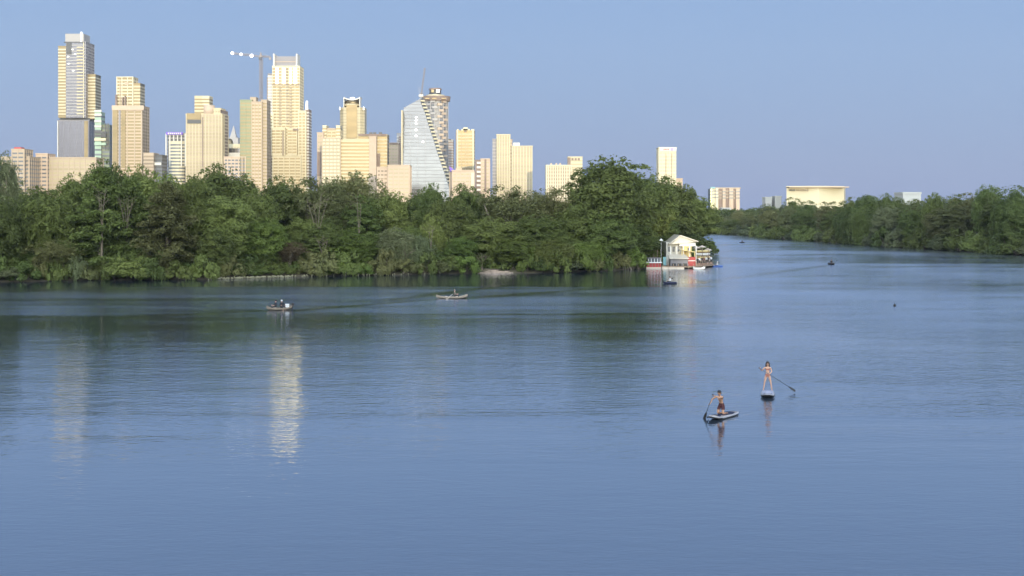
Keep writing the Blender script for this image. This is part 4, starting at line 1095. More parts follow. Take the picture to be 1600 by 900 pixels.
MB().add([(x0 + .3, yA - .8, zA - .5), (x1 - .3, yA - .8, zE), (xm, yA - .8, zr), (x0 + .3, yA - .6, zA - .5), (x1 - .3, yA - .6, zE), (xm, yA - .6, zr)], [[0, 1, 2], [5, 4, 3], [0, 3, 4, 1], [1, 4, 5, 2], [2, 5, 3, 0]]).build('gable_panel', M['roofw'], t)
slab(mb, (x0, zA - .55), (xm, zr), yA - 1.2, yB, .16); rf = mb.build('roof', M['roofw'], t)
mb = MB(); mb.add([(xm, yA - 1.2, zr), (x1, yA - 1.2, zE), (x1 + .1, yB, zE), (xm, yB, zr), (xm, yA - 1.2, zr + .2), (x1, yA - 1.2, zE + .2), (x1 + .1, yB, zE + .2), (xm, yB, zr + .2)],
                  [[0, 1, 5, 4], [1, 2, 6, 5], [2, 3, 7, 6], [3, 0, 4, 7], [4, 5, 6, 7], [3, 2, 1, 0]]); mb.build('roof', M['roofw'], t)
MB().prism([(xm, 252.4), (x1 - .4, 252.4), (x1 - .4, 253), (xm, 253)], bz(384, 256), bz(379, 256)).build('fascia', M['whitep'], t)
mb = MB()
for k in range(5): 
    xx = x0 + (x1 - x0) * k / 4.6 + .3; mb.box(xx - .06, xx + .06, 251.4, 251.5, .5, bz(383, 256))
mb.build('post_row', M['whitep'], t)
for k in range(3): MB().box(bx(1047 + 7 * k), bx(1050.5 + 7 * k), 253.1, 253.3, bz(394), bz(386)).build('window', M['dwin'], t)
MB().box(bx(1071.5), bx(1076), 252.4, 252.7, .5, bz(392)).build('door', M['ywall'], t)
MB().box(bx(1077.5), bx(1081.5), 252.4, 252.65, bz(396), bz(388)).build('window', M['dwin'], t)
mb = MB(); slab(mb, (bx(1064), bz(391)), (bx(1087), bz(394.5)), 250.4, 252.6, .12); mb.build('porch_roof', M['ywall'], t)
for xx in (1066, 1076, 1086): MB().box(bx(xx) - .06, bx(xx) + .06, 250.5, 250.62, .5, bz(393)).build('porch_post', M['ywall'], t)

t = empty('boat_shed', (bx(1061), 248.5, .5), 'low grey shed with a white sloping roof and a red right end', 'shed')
MB().box(bx(1048, 248), bx(1075, 248), 248.2, 251, .5, bz(404, 248)).build('wall', M['grey'], t)
MB().add([(bx(1046, 248), 247.7, bz(404.5, 248)), (bx(1076.5, 248), 247.7, bz(404.5, 248)), (bx(1074, 248), 251.6, bz(398, 251)), (bx(1048, 248), 251.6, bz(398, 251)),
          (bx(1046, 248), 247.7, bz(403.6, 248)), (bx(1076.5, 248), 247.7, bz(403.6, 248)), (bx(1074, 248), 251.6, bz(397.2, 251)), (bx(1048, 248), 251.6, bz(397.2, 251))],
         [[0, 1, 5, 4], [1, 2, 6, 5], [2, 3, 7, 6], [3, 0, 4, 7], [4, 5, 6, 7], [3, 2, 1, 0]]).build('roof', M['roofw'], t)
MB().box(bx(1075.05, 248), bx(1087.5, 248), 248.6, 250.8, .5, bz(402, 248)).build('red_wall', M['redp'], t)
MB().box(bx(1076, 248), bx(1087, 248), 248.5, 248.58, bz(408, 248), bz(407.2, 248)).build('trim_board', M['whitep'], t)
for k in range(3): MB().box(bx(1050 + 8.5 * k, 248), bx(1056.5 + 8.5 * k, 248), 248.1, 248.18, .5, bz(411.5, 248)).build('shed_opening', M['black'], t)

t = empty('floating_cabin', (bx(1022, 247), 248, .1), 'dark red floating cabin with white trim under the overhanging tree', 'cabin')
MB().box(bx(1009.5, 247), bx(1034, 247), 247, 250.4, .02, .3).build('float', M['cream2'], t)
MB().box(bx(1011, 247), bx(1033, 247), 247.3, 250.2, .3, bz(411, 247)).build('wall', M['redp'], t)
MB().box(bx(1009, 247), bx(1034.5, 247), 247.1, 250.4, bz(411, 247), bz(409.6, 247)).build('trim_board', M['whitep'], t)
MB().box(bx(1013.5, 247), bx(1032, 247), 247.5, 250, bz(409.6, 247), bz(404, 247)).build('upper_cabin', M['dwin'], t)
for xx in (1013.5, 1018, 1023, 1028, 1032): MB().box(bx(xx, 247) - .05, bx(xx, 247) + .05, 247.42, 247.5, bz(409.6, 247), bz(404, 247)).build('mullion', M['whitep'], t)
MB().box(bx(1012, 247), bx(1033.5, 247), 247.3, 250.2, bz(404, 247), bz(403.2, 247)).build('roof', M['grey'], t)
for xx in (1014, 1019, 1024, 1029): MB().box(bx(xx, 247), bx(xx + .8, 247), 247.22, 247.3, .3, bz(411.2, 247)).build('wall_batten', M['brown'], t)
t = empty('notice_board', (bx(1038.5, 249), 249, .4), 'turquoise upright board between the red cabin and the grey shed', 'board')
MB().box(bx(1036, 249), bx(1041, 249), 249, 249.3, .6, bz(401.5, 249)).build('board', M['teal'], t); MB().box(bx(1038, 249), bx(1038.6, 249), 249.3, 249.4, .2, bz(403, 249)).build('post', M['grey'], t)
t = empty('wooden_stair', (bx(1024), 252, .5), 'weathered wooden stair frame rising behind the dark red cabin', 'stair')
for k in range(6): MB().box(bx(1018 + k), bx(1030), 251 + .25 * k, 251.3 + .25 * k, .4 + .32 * k, .46 + .32 * k).build('step', M['plank'], t)
for xx in (1018, 1024, 1030): MB().box(bx(xx) - .06, bx(xx) + .06, 252.6, 252.72, .4, bz(391)).build('post', M['plank'], t)
MB().box(bx(1018), bx(1030), 252.55, 252.75, bz(393.5), bz(392.5)).build('rail', M['plank'], t)

t = empty('dock', (bx(1075, 248), 248, 0), 'long wooden dock running along the front of the boathouse', 'dock')
MB().prism([(bx(1034, 246.5), 246.8), (bx(1086, 246.5), 246.8), (bx(1116, 256), 256), (bx(1116, 262), 265), (bx(1040), 263), (bx(1034, 246.5), 250.6)], .28, .46).build('deck', M['plank'], t)
for k in range(7): MB().tube([(bx(1036 + 8 * k, 247), 246.95, -.6), (bx(1036 + 8 * k, 247), 246.95, .95)], .07, 6).build('piling', M['plank'], t)
for (a_, b_) in ((1035, 1044), (1044.6, 1056), (1056.6, 1069)): MB().box(bx(a_, 246), bx(b_, 246), 246.0, 246.74, -.1, .32).build('pontoon', M['cream2'], t)
mb = MB()
for k in range(9):
    u = k / 8; X, Y = bx(1088, 247) * (1 - u) + bx(1114, 256) * u, 247.4 * (1 - u) + 256 * u; mb.box(X - .035, X + .035, Y, Y + .07, .46, 1.35)
mb.build('railing', M['plank'], t)

def stacked(kind_label, xs_, n_, y_, z_, m_, group):
    for k in range(n_):
        pass
def loft(secs, name, mats, parent, smooth=True, cap=True):
    """secs: list of (y, [(x, z) ...]) cross-sections"""
    n = len(secs[0][1]); vs = [(x, y, z) for y, s_ in secs for x, z in s_]
    fs = [[i * n + k, i * n + (k + 1) % n, (i + 1) * n + (k + 1) % n, (i + 1) * n + k] for i in range(len(secs) - 1) for k in range(n)]
    if cap: fs += [list(range(n))[::-1], [(len(secs) - 1) * n + k for k in range(n)]]
    me_ = MB().add(vs, fs).mesh(name, mats, (0, 0, 0), smooth)
    o = bpy.data.objects.new(name, me_); C.objects.link(o); o.parent = parent; return o
def hull_secs(L, W, Hh, pointed=(True, True), rocker=.08, th=.04, flat=.5):
    out = []; N = 14
    for i in range(N + 1):
        u = i / N; y = (u - .5) * L; q = 1
        if pointed[0]: q = min(q, (1 - (1 - min(1, u / .38)) ** 2.0))
        if pointed[1]: q = min(q, (1 - (1 - min(1, (1 - u) / .38)) ** 2.0))
        q = max(q, .04); w_ = W / 2 * q; r_ = rocker * (2 * u - 1) ** 4 * 3
        zb = -.08 + r_; zt = Hh + r_ * 1.2; wi = max(w_ - th, w_ * .5)
        out.append((y, [(-w_ * flat, zb), (w_ * flat, zb), (w_, zb + (zt - zb) * .5), (w_, zt), (wi, zt), (wi * .8, zb + .07), (-wi * .8, zb + .07), (-wi, zt), (-w_, zt), (-w_, zb + (zt - zb) * .5)]))
    return out
def closed_secs(L, W, T_, nose_up=.1):
    out = []; N = 18
    for i in range(N + 1):
        u = i / N; y = (u - .5) * L; q = (max(0.0025, 1 - abs(2 * u - 1) ** 2.6)) ** .5; w_ = W / 2 * q
        up = nose_up * max(0, (.3 - u) / .3) ** 2; s_ = T_ * (1 if 0 < i < N else .4)
        out.append((y, [(-w_ * .8, up), (w_ * .8, up), (w_, up + s_ * .5), (w_ * .92, up + s_), (-w_ * .92, up + s_), (-w_, up + s_ * .5)]))
    return out
# kayaks stacked on the racks right of the boathouse
G = 'pale kayaks stacked on the rack'
t = empty('kayak_rack', (bx(1097, 254), 254, .46), 'kayak rack on the dock right of the yellow gable end', 'rack')
for xx in (1086.5, 1096, 1106): 
    for yy in (258.5, 261): MB().box(bx(xx, 260) - .05, bx(xx, 260) + .05, yy, yy + .1, .46, bz(388, 260)).build('post', M['plank'], t)
for k in range(4): MB().box(bx(1086, 260), bx(1106.5, 260), 258.5, 258.6, .9 + .62 * k, .98 + .62 * k).build('shelf', M['plank'], t)
first = None
mats_k = ['cream2', 'whitep', 'ywall', 'cream2', 'whitep', 'cream2', 'ywall', 'whitep']
words = ['cream kayak on the bottom shelf of the rack, front place', 'white kayak on the bottom shelf of the rack, rear place', 'yellow kayak on the second shelf of the rack, front place', 'cream kayak on the second shelf of the rack, rear place',
         'white kayak on the third shelf of the rack, front place', 'cream kayak on the third shelf of the rack, rear place', 'yellow kayak on the top shelf of the rack, front place', 'white kayak on the top shelf of the rack, rear place']
for k in range(8):
    t = empty('kayak', (bx(1097 + (k % 2) * 1.5, 260), 258.9 + (k % 2) * 1.0, .98 + .62 * (k // 2)), words[k], 'kayak', G)
    t.rotation_euler = (0, 0, math.radians(90))
    loft([(y, [(x, z * 1.6) for x, z in s_]) for y, s_ in closed_secs(2.9, .72, .26, .08)], 'hull', M[mats_k[k]], t)
    loft([(y, [(x * .5, z * .3 + .42) for x, z in s_]) for y, s_ in closed_secs(.9, .55, .1, 0)], 'cockpit', M['black'], t)
# red canoes on end of the shed + patio umbrellas
for k, (px_, py_, l_) in enumerate(((1033, 375, 'round white umbrella among the tree boughs left of the boathouse'), (1089, 387, 'pale umbrella right of the boathouse roof, nearest to it'), (1097, 385.5, 'pale umbrella over the kayak rack'), (1106, 390, 'low pale umbrella at the outer end of the dock'))):
    d = 251 if k == 0 else 262; t = empty('patio_umbrella', (PX(px_, d), d, .46), l_, 'umbrella', 'umbrellas on the dock')
    zc = PZ(py_, d); MB().tube([(PX(px_, d), d, .46), (PX(px_, d), d, zc + .1)], .03, 5).build('pole', M['whitep'], t)
    r_ = .42 if k == 0 else .95
    mb = MB(); n_ = 8; top = (PX(px_, d), d, zc + .32)
    rim = [(PX(px_, d) + r_ * math.cos(6.283 * i / n_), d + r_ * math.sin(6.283 * i / n_), zc - .12) for i in range(n_)]
    mb.add([top, (top[0], top[1], top[2] - .05)] + rim, [[0, 2 + i, 2 + (i + 1) % n_] for i in range(n_)] + [[1, 2 + (i + 1) % n_, 2 + i] for i in range(n_)]); mb.build('canopy', M['whitep' if k == 0 else 'cream2'], t)

# ------------------------------------------------------------------ people
M['skin'] = mat('tanned_skin', (.52, .29, .19), .55); M['skin2'] = mat('light_skin', (.60, .36, .26), .55)
M['hair'] = mat('black_hair', (.014, .011, .010), .5); M['hair2'] = mat('dark_brown_hair', (.035, .020, .014), .5)
M['shorts'] = mat('dark_red_board_shorts', (.060, .012, .016), .7, noise=.25, nscale=12); M['nude'] = mat('blush_swim_fabric', (.40, .15, .11), .6)
M['shirtw'] = mat('white_shirt', (.75, .75, .76), .8); M['shirtk'] = mat('dark_shirt', (.03, .03, .035), .8); M['shirtr'] = mat('maroon_shirt', (.20, .04, .05), .8)
M['eye'] = mat('eye_dark', (.02, .015, .012), .3); M['lip'] = mat('lip_colour', (.38, .14, .12), .5)
def skin_body(J, E, root, sub=2):
    names = list(J); me_ = bpy.data.meshes.new('tmp'); me_.from_pydata([J[k][0] for k in names], [(names.index(a_), names.index(b_)) for a_, b_ in E], [])
    o = bpy.data.objects.new('tmp', me_); C.objects.link(o); o.modifiers.new('s', 'SKIN'); sb = o.modifiers.new('d', 'SUBSURF'); sb.levels = sb.render_levels = sub
    o.modifiers['s'].branch_smoothing = .3
    for i, k in enumerate(names):
        r_ = J[k][1]; r_ = r_ if isinstance(r_, tuple) else (r_, r_); v = me_.skin_vertices[0].data[i]; v.radius = r_; v.use_root = (k == root)
    dg = bpy.context.evaluated_depsgraph_get(); dg.update(); res = bpy.data.meshes.new_from_object(o.evaluated_get(dg)); bpy.data.objects.remove(o); bpy.data.meshes.remove(me_)
    res.polygons.foreach_set('use_smooth', [True] * len(res.polygons)); return res
def garment(me_, keep, off, m_, name, parent):
    bm_ = bmesh.new(); bm_.from_mesh(me_); bm_.normal_update()
    bmesh.ops.delete(bm_, geom=[f for f in bm_.faces if not keep(f.calc_center_median())], context='FACES')
    for v in bm_.verts: v.co += v.normal * off
    g_ = bpy.data.meshes.new(name); bm_.to_mesh(g_); bm_.free(); g_.materials.append(m_)
    o = bpy.data.objects.new(name, g_); C.objects.link(o); o.parent = parent; return o
def fingers(J, E, wrist, palm, fwd, side, curl, key):
    """palm + four unequal bent fingers + a thumb leaving the side of the palm"""
    fwd = Vector(fwd).normalized(); side = Vector(side).normalized(); curl = Vector(curl).normalized(); p = Vector(palm)
    J[key + 'palm'] = (tuple(p), (.030, .018)); E.append((wrist, key + 'palm'))
    for i, (s_, l_) in enumerate(((-.027, .030), (-.009, .035), (.009, .033), (.027, .026))):
        a_ = p + side * s_ + fwd * .035; b_ = a_ + fwd * l_ * .7 + curl * .012; c_ = b_ + fwd * l_ * .15 + curl * l_ * .9; d_ = c_ - fwd * l_ * .5 + curl * .010
        for nm, q in (('a', a_), ('b', b_), ('c', c_), ('d', d_)): J[f'{key}{i}{nm}'] = (tuple(q), .009)
        E += [(key + 'palm', f'{key}{i}a'), (f'{key}{i}a', f'{key}{i}b'), (f'{key}{i}b', f'{key}{i}c'), (f'{key}{i}c', f'{key}{i}d')]
    a_ = p - side * .030 - fwd * .01 + curl * .01; b_ = a_ + fwd * .022 + curl * .03
    J[key + 'ta'] = (tuple(a_), .012); J[key + 'tb'] = (tuple(b_), .010); J[key + 'tc'] = (tuple(b_ + fwd * .01 + curl * .018 + side * .012), .009); E += [(key + 'palm', key + 'ta'), (key + 'ta', key + 'tb'), (key + 'tb', key + 'tc')]
def face(par, hc, fwd, skin):
    """hc: head centre, fwd: direction of the face"""
    f_ = Vector(fwd).normalized(); s_ = f_.cross(Vector((0, 0, 1))).normalized(); u_ = s_.cross(f_); hc = Vector(hc)
    for sg in (-1, 1):
        mb = MB(); mb.ell(hc + f_ * .083 + s_ * sg * .031 + u_ * .005, (.012, .010, .007), 8, 5); me_ = mb.mesh('eye', M['eye'], (0, 0, 0), True); o = bpy.data.objects.new('eye', me_); C.objects.link(o); o.parent = par
        mb = MB(); mb.ell(hc + s_ * sg * .082 - f_ * .005 - u_ * .01, (.014, .018, .030), 8, 5); o = bpy.data.objects.new('ear', mb.mesh('ear', M[skin], (0, 0, 0), True)); C.objects.link(o); o.parent = par
    mb = MB(); mb.tube([hc + f_ * .086 + u_ * .008, hc + f_ * .108 - u_ * .028, hc + f_ * .086 - u_ * .034], [.007, .015, .008], 6); o = bpy.data.objects.new('nose', mb.mesh('nose', M[skin], (0, 0, 0), True)); C.objects.link(o); o.parent = par
    mb = MB(); mb.ell(hc + f_ * .082 - u_ * .060, (.024, .010, .007), 8, 5); o = bpy.data.objects.new('mouth', mb.mesh('mouth', M['lip'], (0, 0, 0), True)); C.objects.link(o); o.parent = par
def add_child(name, mb, m_, par, smooth=True):
    o = bpy.data.objects.new(name, mb.mesh(name, M[m_], (0, 0, 0), smooth)); C.objects.link(o); o.parent = par; return o
def paddle(name, label, loc, rot, top, low, blade, par=None):
    t = empty(name, loc, label, 'paddle'); t.rotation_euler = rot
    top, low, blade = Vector(top), Vector(low), Vector(blade); d = (low - top).normalized()
    add_child('shaft', MB().tube([top, low], .016, 8), 'alu', t)
    s_ = d.orthogonal().normalized(); add_child('grip', MB().tube([top - s_ * .055, top + s_ * .055], .018, 8), 'black', t)
    mb = MB(); n_ = d.cross(s_); e_ = (blade - low); rr_ = []
    for u, w_ in ((0, .018), (.15, .045), (.5, .070), (.85, .072), (1, .045)):
        c_ = low + e_ * u; rr_.append([c_ - s_ * w_ - n_ * .006, c_ + s_ * w_ - n_ * .006, c_ + s_ * w_ + n_ * .006, c_ - s_ * w_ + n_ * .006])
    vs = [tuple(v) for r_ in rr_ for v in r_]; fs = [[i * 4 + k, i * 4 + (k + 1) % 4, i * 4 + 4 + (k + 1) % 4, i * 4 + 4 + k] for i in range(4) for k in range(4)] + [[3, 2, 1, 0], [16, 17, 18, 19]]
    add_child('blade', mb.add(vs, fs), 'black', t, False); return t
def board(loc, rot, label, deck, pad):
    t = empty('paddleboard', loc, label, 'paddleboard'); t.rotation_euler = rot
    S = closed_secs(3.0, .78, .12, .16); loft(S, 'hull', M['bhull'], t)
    loft([(y * .93, [(x * .84, z + .012) for x, z in s_]) for y, s_ in S], 'deck', M[deck], t)
    loft([(y * .44 + .28, [(x * .74, .075 + z * .6) for x, z in s_]) for y, s_ in closed_secs(3.2, .84, .13, 0)], 'deck_pad', M[pad], t)
    loft([(y * .22 - .95, [(x * .62, .075 + z * .85) for x, z in s_]) for y, s_ in closed_secs(3.2, .84, .13, .03)], 'nose_pad', M['navy'], t)
    add_child('rail_band', MB().tube([(-.38 * math.cos(k * math.pi / 20), -.92 - .57 * math.sin(k * math.pi / 20), .075 + .16 * max(0, math.sin(k * math.pi / 20) - .2) ** 2) for k in range(21)], .035, 6), 'black', t)
    add_child('fin', MB().prism([(-.006, 1.15), (.006, 1.15), (.006, 1.4), (-.006, 1.4)], -.22, 0.01), 'black', t)
    return t
# standing woman facing the camera
WR = math.radians(-11.3); loc = (15.05, 75.35, .16); bt = (14.87, 74.45, .015)
board(bt, (0, 0, WR), 'white paddleboard with dark nose pad pointing at the viewer under the standing woman', 'ice', 'ice')
J = {'pelvis': ((0, 0, .90), (.135, .10)), 'waist': ((0, 0, 1.05), (.105, .080)), 'chest': ((0, .0, 1.24), (.125, .095)), 'neckb': ((0, .01, 1.365), (.060, .055)), 'neck': ((0, 0, 1.42), (.046, .048)),
     'jaw': ((0, -.015, 1.475), (.058, .066)), 'head': ((0, -.005, 1.55), (.078, .092)), 'crown': ((0, .005, 1.62), (.058, .066))}
E = [('pelvis', 'waist'), ('waist', 'chest'), ('chest', 'neckb'), ('neckb', 'neck'), ('neck', 'jaw'), ('jaw', 'head'), ('head', 'crown')]
for s_, k in ((-1, 'r'), (1, 'l')):
    J.update({k + 'hip': ((s_ * .095, 0, .83), .088), k + 'thigh': ((s_ * .13, -.01, .66), .078), k + 'knee': ((s_ * .175, -.02, .46), .052), k + 'calf': ((s_ * .20, .015, .32), .050), k + 'ank': ((s_ * .235, .01, .085), .034), k + 'heel': ((s_ * .24, .03, .035), .032), k + 'toe': ((s_ * .26, -.13, .022), (.036, .020))})
    E += [('pelvis', k + 'hip'), (k + 'hip', k + 'thigh'), (k + 'thigh', k + 'knee'), (k + 'knee', k + 'calf'), (k + 'calf', k + 'ank'), (k + 'ank', k + 'heel'), (k + 'heel', k + 'toe')]
J.update({'rsh': ((-.165, .01, 1.33), .050), 'relb': ((-.33, -.02, 1.13), .038), 'rwr': ((-.41, -.16, 1.255), .026), 'lsh': ((.165, .01, 1.33), .050), 'lelb': ((.235, .0, 1.09), .038), 'lwr': ((.13, -.17, .985), .026)})
E += [('chest', 'rsh'), ('rsh', 'relb'), ('relb', 'rwr'), ('chest', 'lsh'), ('lsh', 'lelb'), ('lelb', 'lwr')]
fingers(J, E, 'rwr', (-.425, -.20, 1.30), (-.3, -.5, .6), (.7, -.2, .4), (.3, -.6, -.5), 'rf'); fingers(J, E, 'lwr', (.09, -.215, .955), (-.6, -.5, -.3), (.5, -.2, -.7), (.2, -.3, -.9), 'lf')
bm1 = skin_body(J, E, 'pelvis'); bm1.materials.append(M['skin2'])
t = empty('person', loc, 'woman with long dark hair standing on a paddleboard in a blush two piece swimsuit', 'person'); t.rotation_euler = (0, 0, WR)
o = bpy.data.objects.new('body', bm1); C.objects.link(o); o.parent = t
garment(bm1, lambda c: .80 < c.z < .955 and abs(c.x) < .17 and (c.z > .86 or abs(c.x) < .10), .007, M['nude'], 'swim_bottom', t)
garment(bm1, lambda c: 1.17 < c.z < 1.275 and abs(c.x) < .16, .008, M['nude'], 'swim_top', t)
mb = MB(); mb.ell((0, .025, 1.585), (.108, .105, .112), 12, 8); mb.ell((-.092, .01, 1.47), (.042, .06, .145), 10, 7); mb.ell((.092, .01, 1.47), (.042, .06, .145), 10, 7); mb.ell((0, .075, 1.45), (.095, .05, .15), 10, 7)
add_child('hair', mb, 'hair2', t); face(t, (0, -.012, 1.535), (0, -1, 0), 'skin2')
paddle('paddle', 'long grey paddle held across her hips by the standing woman, blade in the water', loc, (0, 0, WR), (-.50, -.22, 1.33), (1.20, .15, .22), (1.60, .24, -.06))
# kneeling man
fd = math.radians(-36); loc = (10.78, 66.1, .16)
board((10.98, 66.35, .015), (0, 0, fd), 'white and tan paddleboard carrying the kneeling man, nose towards lower left', 'deckp', 'navy')
J = {'pelvis': ((0, .10, .47), (.125, .10)), 'waist': ((0, .06, .62), (.110, .085)), 'chest': ((0, -.04, .84), (.145, .10)), 'neckb': ((0, -.10, .985), (.062, .058)), 'neck': ((0, -.14, 1.04), (.050, .050)),
     'jaw': ((0, -.185, 1.085), (.060, .066)), 'head': ((0, -.19, 1.16), (.080, .092)), 'crown': ((0, -.18, 1.235), (.058, .066))}
E = [('pelvis', 'waist'), ('waist', 'chest'), ('chest', 'neckb'), ('neckb', 'neck'), ('neck', 'jaw'), ('jaw', 'head'), ('head', 'crown')]
for s_, k in ((-1, 'r'), (1, 'l')):
    J.update({k + 'hip': ((s_ * .10, .08, .42), .090), k + 'thigh': ((s_ * .125, .0, .25), .078), k + 'knee': ((s_ * .15, -.04, .075), .058), k + 'calf': ((s_ * .15, .17, .060), .052), k + 'ank': ((s_ * .14, .40, .050), .034), k + 'toe': ((s_ * .13, .54, .030), (.034, .022))})
    E += [('pelvis', k + 'hip'), (k + 'hip', k + 'thigh'), (k + 'thigh', k + 'knee'), (k + 'knee', k + 'calf'), (k + 'calf', k + 'ank'), (k + 'ank', k + 'toe')]
J.update({'rsh': ((-.19, -.06, .94), .056), 'relb': ((-.32, -.30, .82), .042), 'rwr': ((-.36, -.47, .62), .029), 'lsh': ((.18, -.12, .94), .056), 'lelb': ((.10, -.36, .92), .042), 'lwr': ((-.12, -.44, 1.0), .029)})
E += [('chest', 'rsh'), ('rsh', 'relb'), ('relb', 'rwr'), ('chest', 'lsh'), ('lsh', 'lelb'), ('lelb', 'lwr')]
fingers(J, E, 'rwr', (-.37, -.50, .575), (-.2, -.8, -.4), (0, -.4, .8), (-.9, .1, -.2), 'rf'); fingers(J, E, 'lwr', (-.165, -.455, 1.03), (-.8, -.3, .2), (0, -.8, .5), (-.1, .2, -.9), 'lf')
bm2 = skin_body(J, E, 'pelvis'); bm2.materials.append(M['skin'])
t = empty('person', loc, 'bare chested man in dark red shorts kneeling on a paddleboard and leaning forward', 'person'); t.rotation_euler = (0, 0, fd)
o = bpy.data.objects.new('body', bm2); C.objects.link(o); o.parent = t
garment(bm2, lambda c: .27 < c.z < .60 and abs(c.x) < .24 and c.y > -.14, .016, M['shorts'], 'shorts', t)
mb = MB(); mb.ell((0, -.165, 1.195), (.100, .108, .092), 12, 8); mb.ell((0, -.085, 1.13), (.080, .050, .080), 10, 6); add_child('hair', mb, 'hair', t); face(t, (0, -.197, 1.14), (0, -1, -.2), 'skin')
paddle('paddle', 'grey paddle planted in the water left of the kneeling man', loc, (0, 0, fd), (-.20, -.49, 1.08), (-.50, -.62, .16), (-.62, -.67, -.22))

def small_body(pose):
    J = {'pelvis': ((0, 0, .90), (.14, .11)), 'chest': ((0, 0, 1.26), (.17, .12)), 'neck': ((0, 0, 1.45), .055), 'head': ((0, -.01, 1.58), (.085, .10)), 'crown': ((0, 0, 1.66), .06)}
    E = [('pelvis', 'chest'), ('chest', 'neck'), ('neck', 'head'), ('head', 'crown')]
    for s_, k in ((-1, 'r'), (1, 'l')):
        if pose == 'stand': L_ = [('hip', (s_ * .1, 0, .84), .09), ('knee', (s_ * .11, -.02, .47), .06), ('ank', (s_ * .12, .02, .08), .04), ('toe', (s_ * .14, -.13, .03), .035)]
        else: L_ = [('hip', (s_ * .1, -.03, .88), .09), ('knee', (s_ * .14, -.42, .98 if pose == 'sit' else .92), .06), ('ank', (s_ * .14, -.55 if pose == 'sit' else -.82, .58 if pose == 'sit' else .80), .04), ('toe', (s_ * .14, -.68 if pose == 'sit' else -.9, .54 if pose == 'sit' else .86), .035)]
        prev = 'pelvis'
        for nm, p_, r_ in L_: J[k + nm] = (p_, r_); E.append((prev, k + nm)); prev = k + nm
        A_ = [('sh', (s_ * .19, 0, 1.36), .055), ('elb', (s_ * .27, -.05 if pose == 'stand' else -.15, 1.10), .042), ('wr', (s_ * .24, -.18 if pose == 'stand' else -.40, .90 if pose == 'stand' else 1.12), .03), ('hand', (s_ * .23, -.23 if pose == 'stand' else -.47, .84 if pose == 'stand' else 1.15), .034)]
        prev = 'chest'
        for nm, p_, r_ in A_: J[k + nm] = (p_, r_); E.append((prev, k + nm)); prev = k + nm
    me_ = skin_body(J, E, 'pelvis', 1); me_.materials.append(M['skin2']); return me_
BOD = {p_: small_body(p_) for p_ in ('stand', 'sit', 'kayak')}
def small_person(pose, loc, rz, shirt, pants, label, group=None, hat=None):
    t = empty('person', loc, label, 'person', group); t.rotation_euler = (0, 0, rz); me_ = BOD[pose]
    o = bpy.data.objects.new('body', me_); C.objects.link(o); o.parent = t
    garment(me_, lambda c: 1.0 < c.z < 1.44 and abs(c.x) < .30 and c.y > -.25, .015, M[shirt], 'shirt', t)
    garment(me_, lambda c: (.45 if pose == 'stand' else .75) < c.z < 1.0 and abs(c.x) < .22 and c.y > -.55, .018, M[pants], 'shorts', t)
    add_child('hair' if not hat else 'hat', MB().ell((0, .015, 1.62), (.105, .115, .10), 10, 6), hat or 'hair2', t)
    return t
# people on the dock
dp = [(1090, 418.5, 249, 'shirtk', 'person in dark clothes at the front edge of the dock beside the white boat'), (1092.5, 411, 252, 'shirtw', 'person in white shirt standing left in the group on the dock'), (1097, 409, 254, 'shirtk', 'person in black shirt in the middle of the dock group'),
      (1100, 411, 253, 'shirtr', 'person in maroon shirt standing in the dock group'), (1103.5, 408, 255.5, 'shirtw', 'person in white shirt second from the outer end of the dock'), (1106, 409, 256, 'shirtk', 'person in dark shirt near the outer end of the dock'),
      (1111, 410, 257.5, 'shirtw', 'person in white shirt standing at the outermost tip of the dock')]
for k, (px_, py_, d, sh, l_) in enumerate(dp): small_person('stand', (PX(px_, d), d, .46), .6 * k, sh, 'shirtk', l_, 'people on the dock')
# ------------------------------------------------------------------ boats on the water
def skiff(loc, rz, L, W, hull_m, label, motor=True):
    t = empty('skiff', loc, label, 'boat'); t.rotation_euler = (0, 0, rz)
    loft(hull_secs(L, W, .24, (True, False)), 'hull', M[hull_m], t, False)
    for y in (-.18 * L, .15 * L): add_child('seat', MB().box(-W * .42, W * .42, y - .14, y + .14, .22, .27), 'cream2', t, False)
    if motor:
        y = L / 2
        m_ = MB(); m_.box(-.13, .13, y + .0, y + .3, .38, .72); m_.box(-.05, .05, y + .06, y + .16, -.3, .38); add_child('outboard_motor', m_, 'black', t, False)
    return t
M['skiffp'] = mat('beige_hull_paint', (.30, .25, .20), .6)
def px_loc(px, py, z=0.0): d = DW(py); return (PX(px, d), d, z)
l0 = px_loc(436, 484.5)
skiff((*l0[:2], .02), math.radians(-72), 2.7, 1.15, 'tanp', 'small tan skiff with two seated people at the left, below the tall yellow tower')
sp_ = [(l0[0] - .35, l0[1] - .05, 'shirtk', 'hair2', 'person in dark shirt sitting forward in the left skiff'), (l0[0] + .28, l0[1] + .1, 'shirtk', None, 'person in dark shirt and pale cap sitting aft in the left skiff')]
for k, (X, Y, sh, hh_, l_) in enumerate(sp_): small_person('sit', (X, Y, -.58), math.radians(-60 + 100 * k), sh, 'shirtk', l_, None, 'shirtw' if k else None)
t = empty('cooler_box', (l0[0] + .85, l0[1] + .3, .28), 'white cooler box beside the motor of the left skiff', 'cooler'); add_child('box', MB().box(-.2, .2, -.16, .16, 0, .3), 'whitep', t, False); add_child('lid', MB().box(-.21, .21, -.17, .17, .31, .38), 'whitep', t, False)
t = empty('fishing_rod', (l0[0] - .95, l0[1] - .1, .3), 'upright fishing rod at the bow of the left skiff', 'fishing rod'); add_child('rod', MB().tube([(0, 0, 0), (-.1, 0, 1.0)], [.02, .008], 5), 'black', t); add_child('reel', MB().ell((0, -.04, .18), (.04, .05, .05), 6, 4), 'black', t)
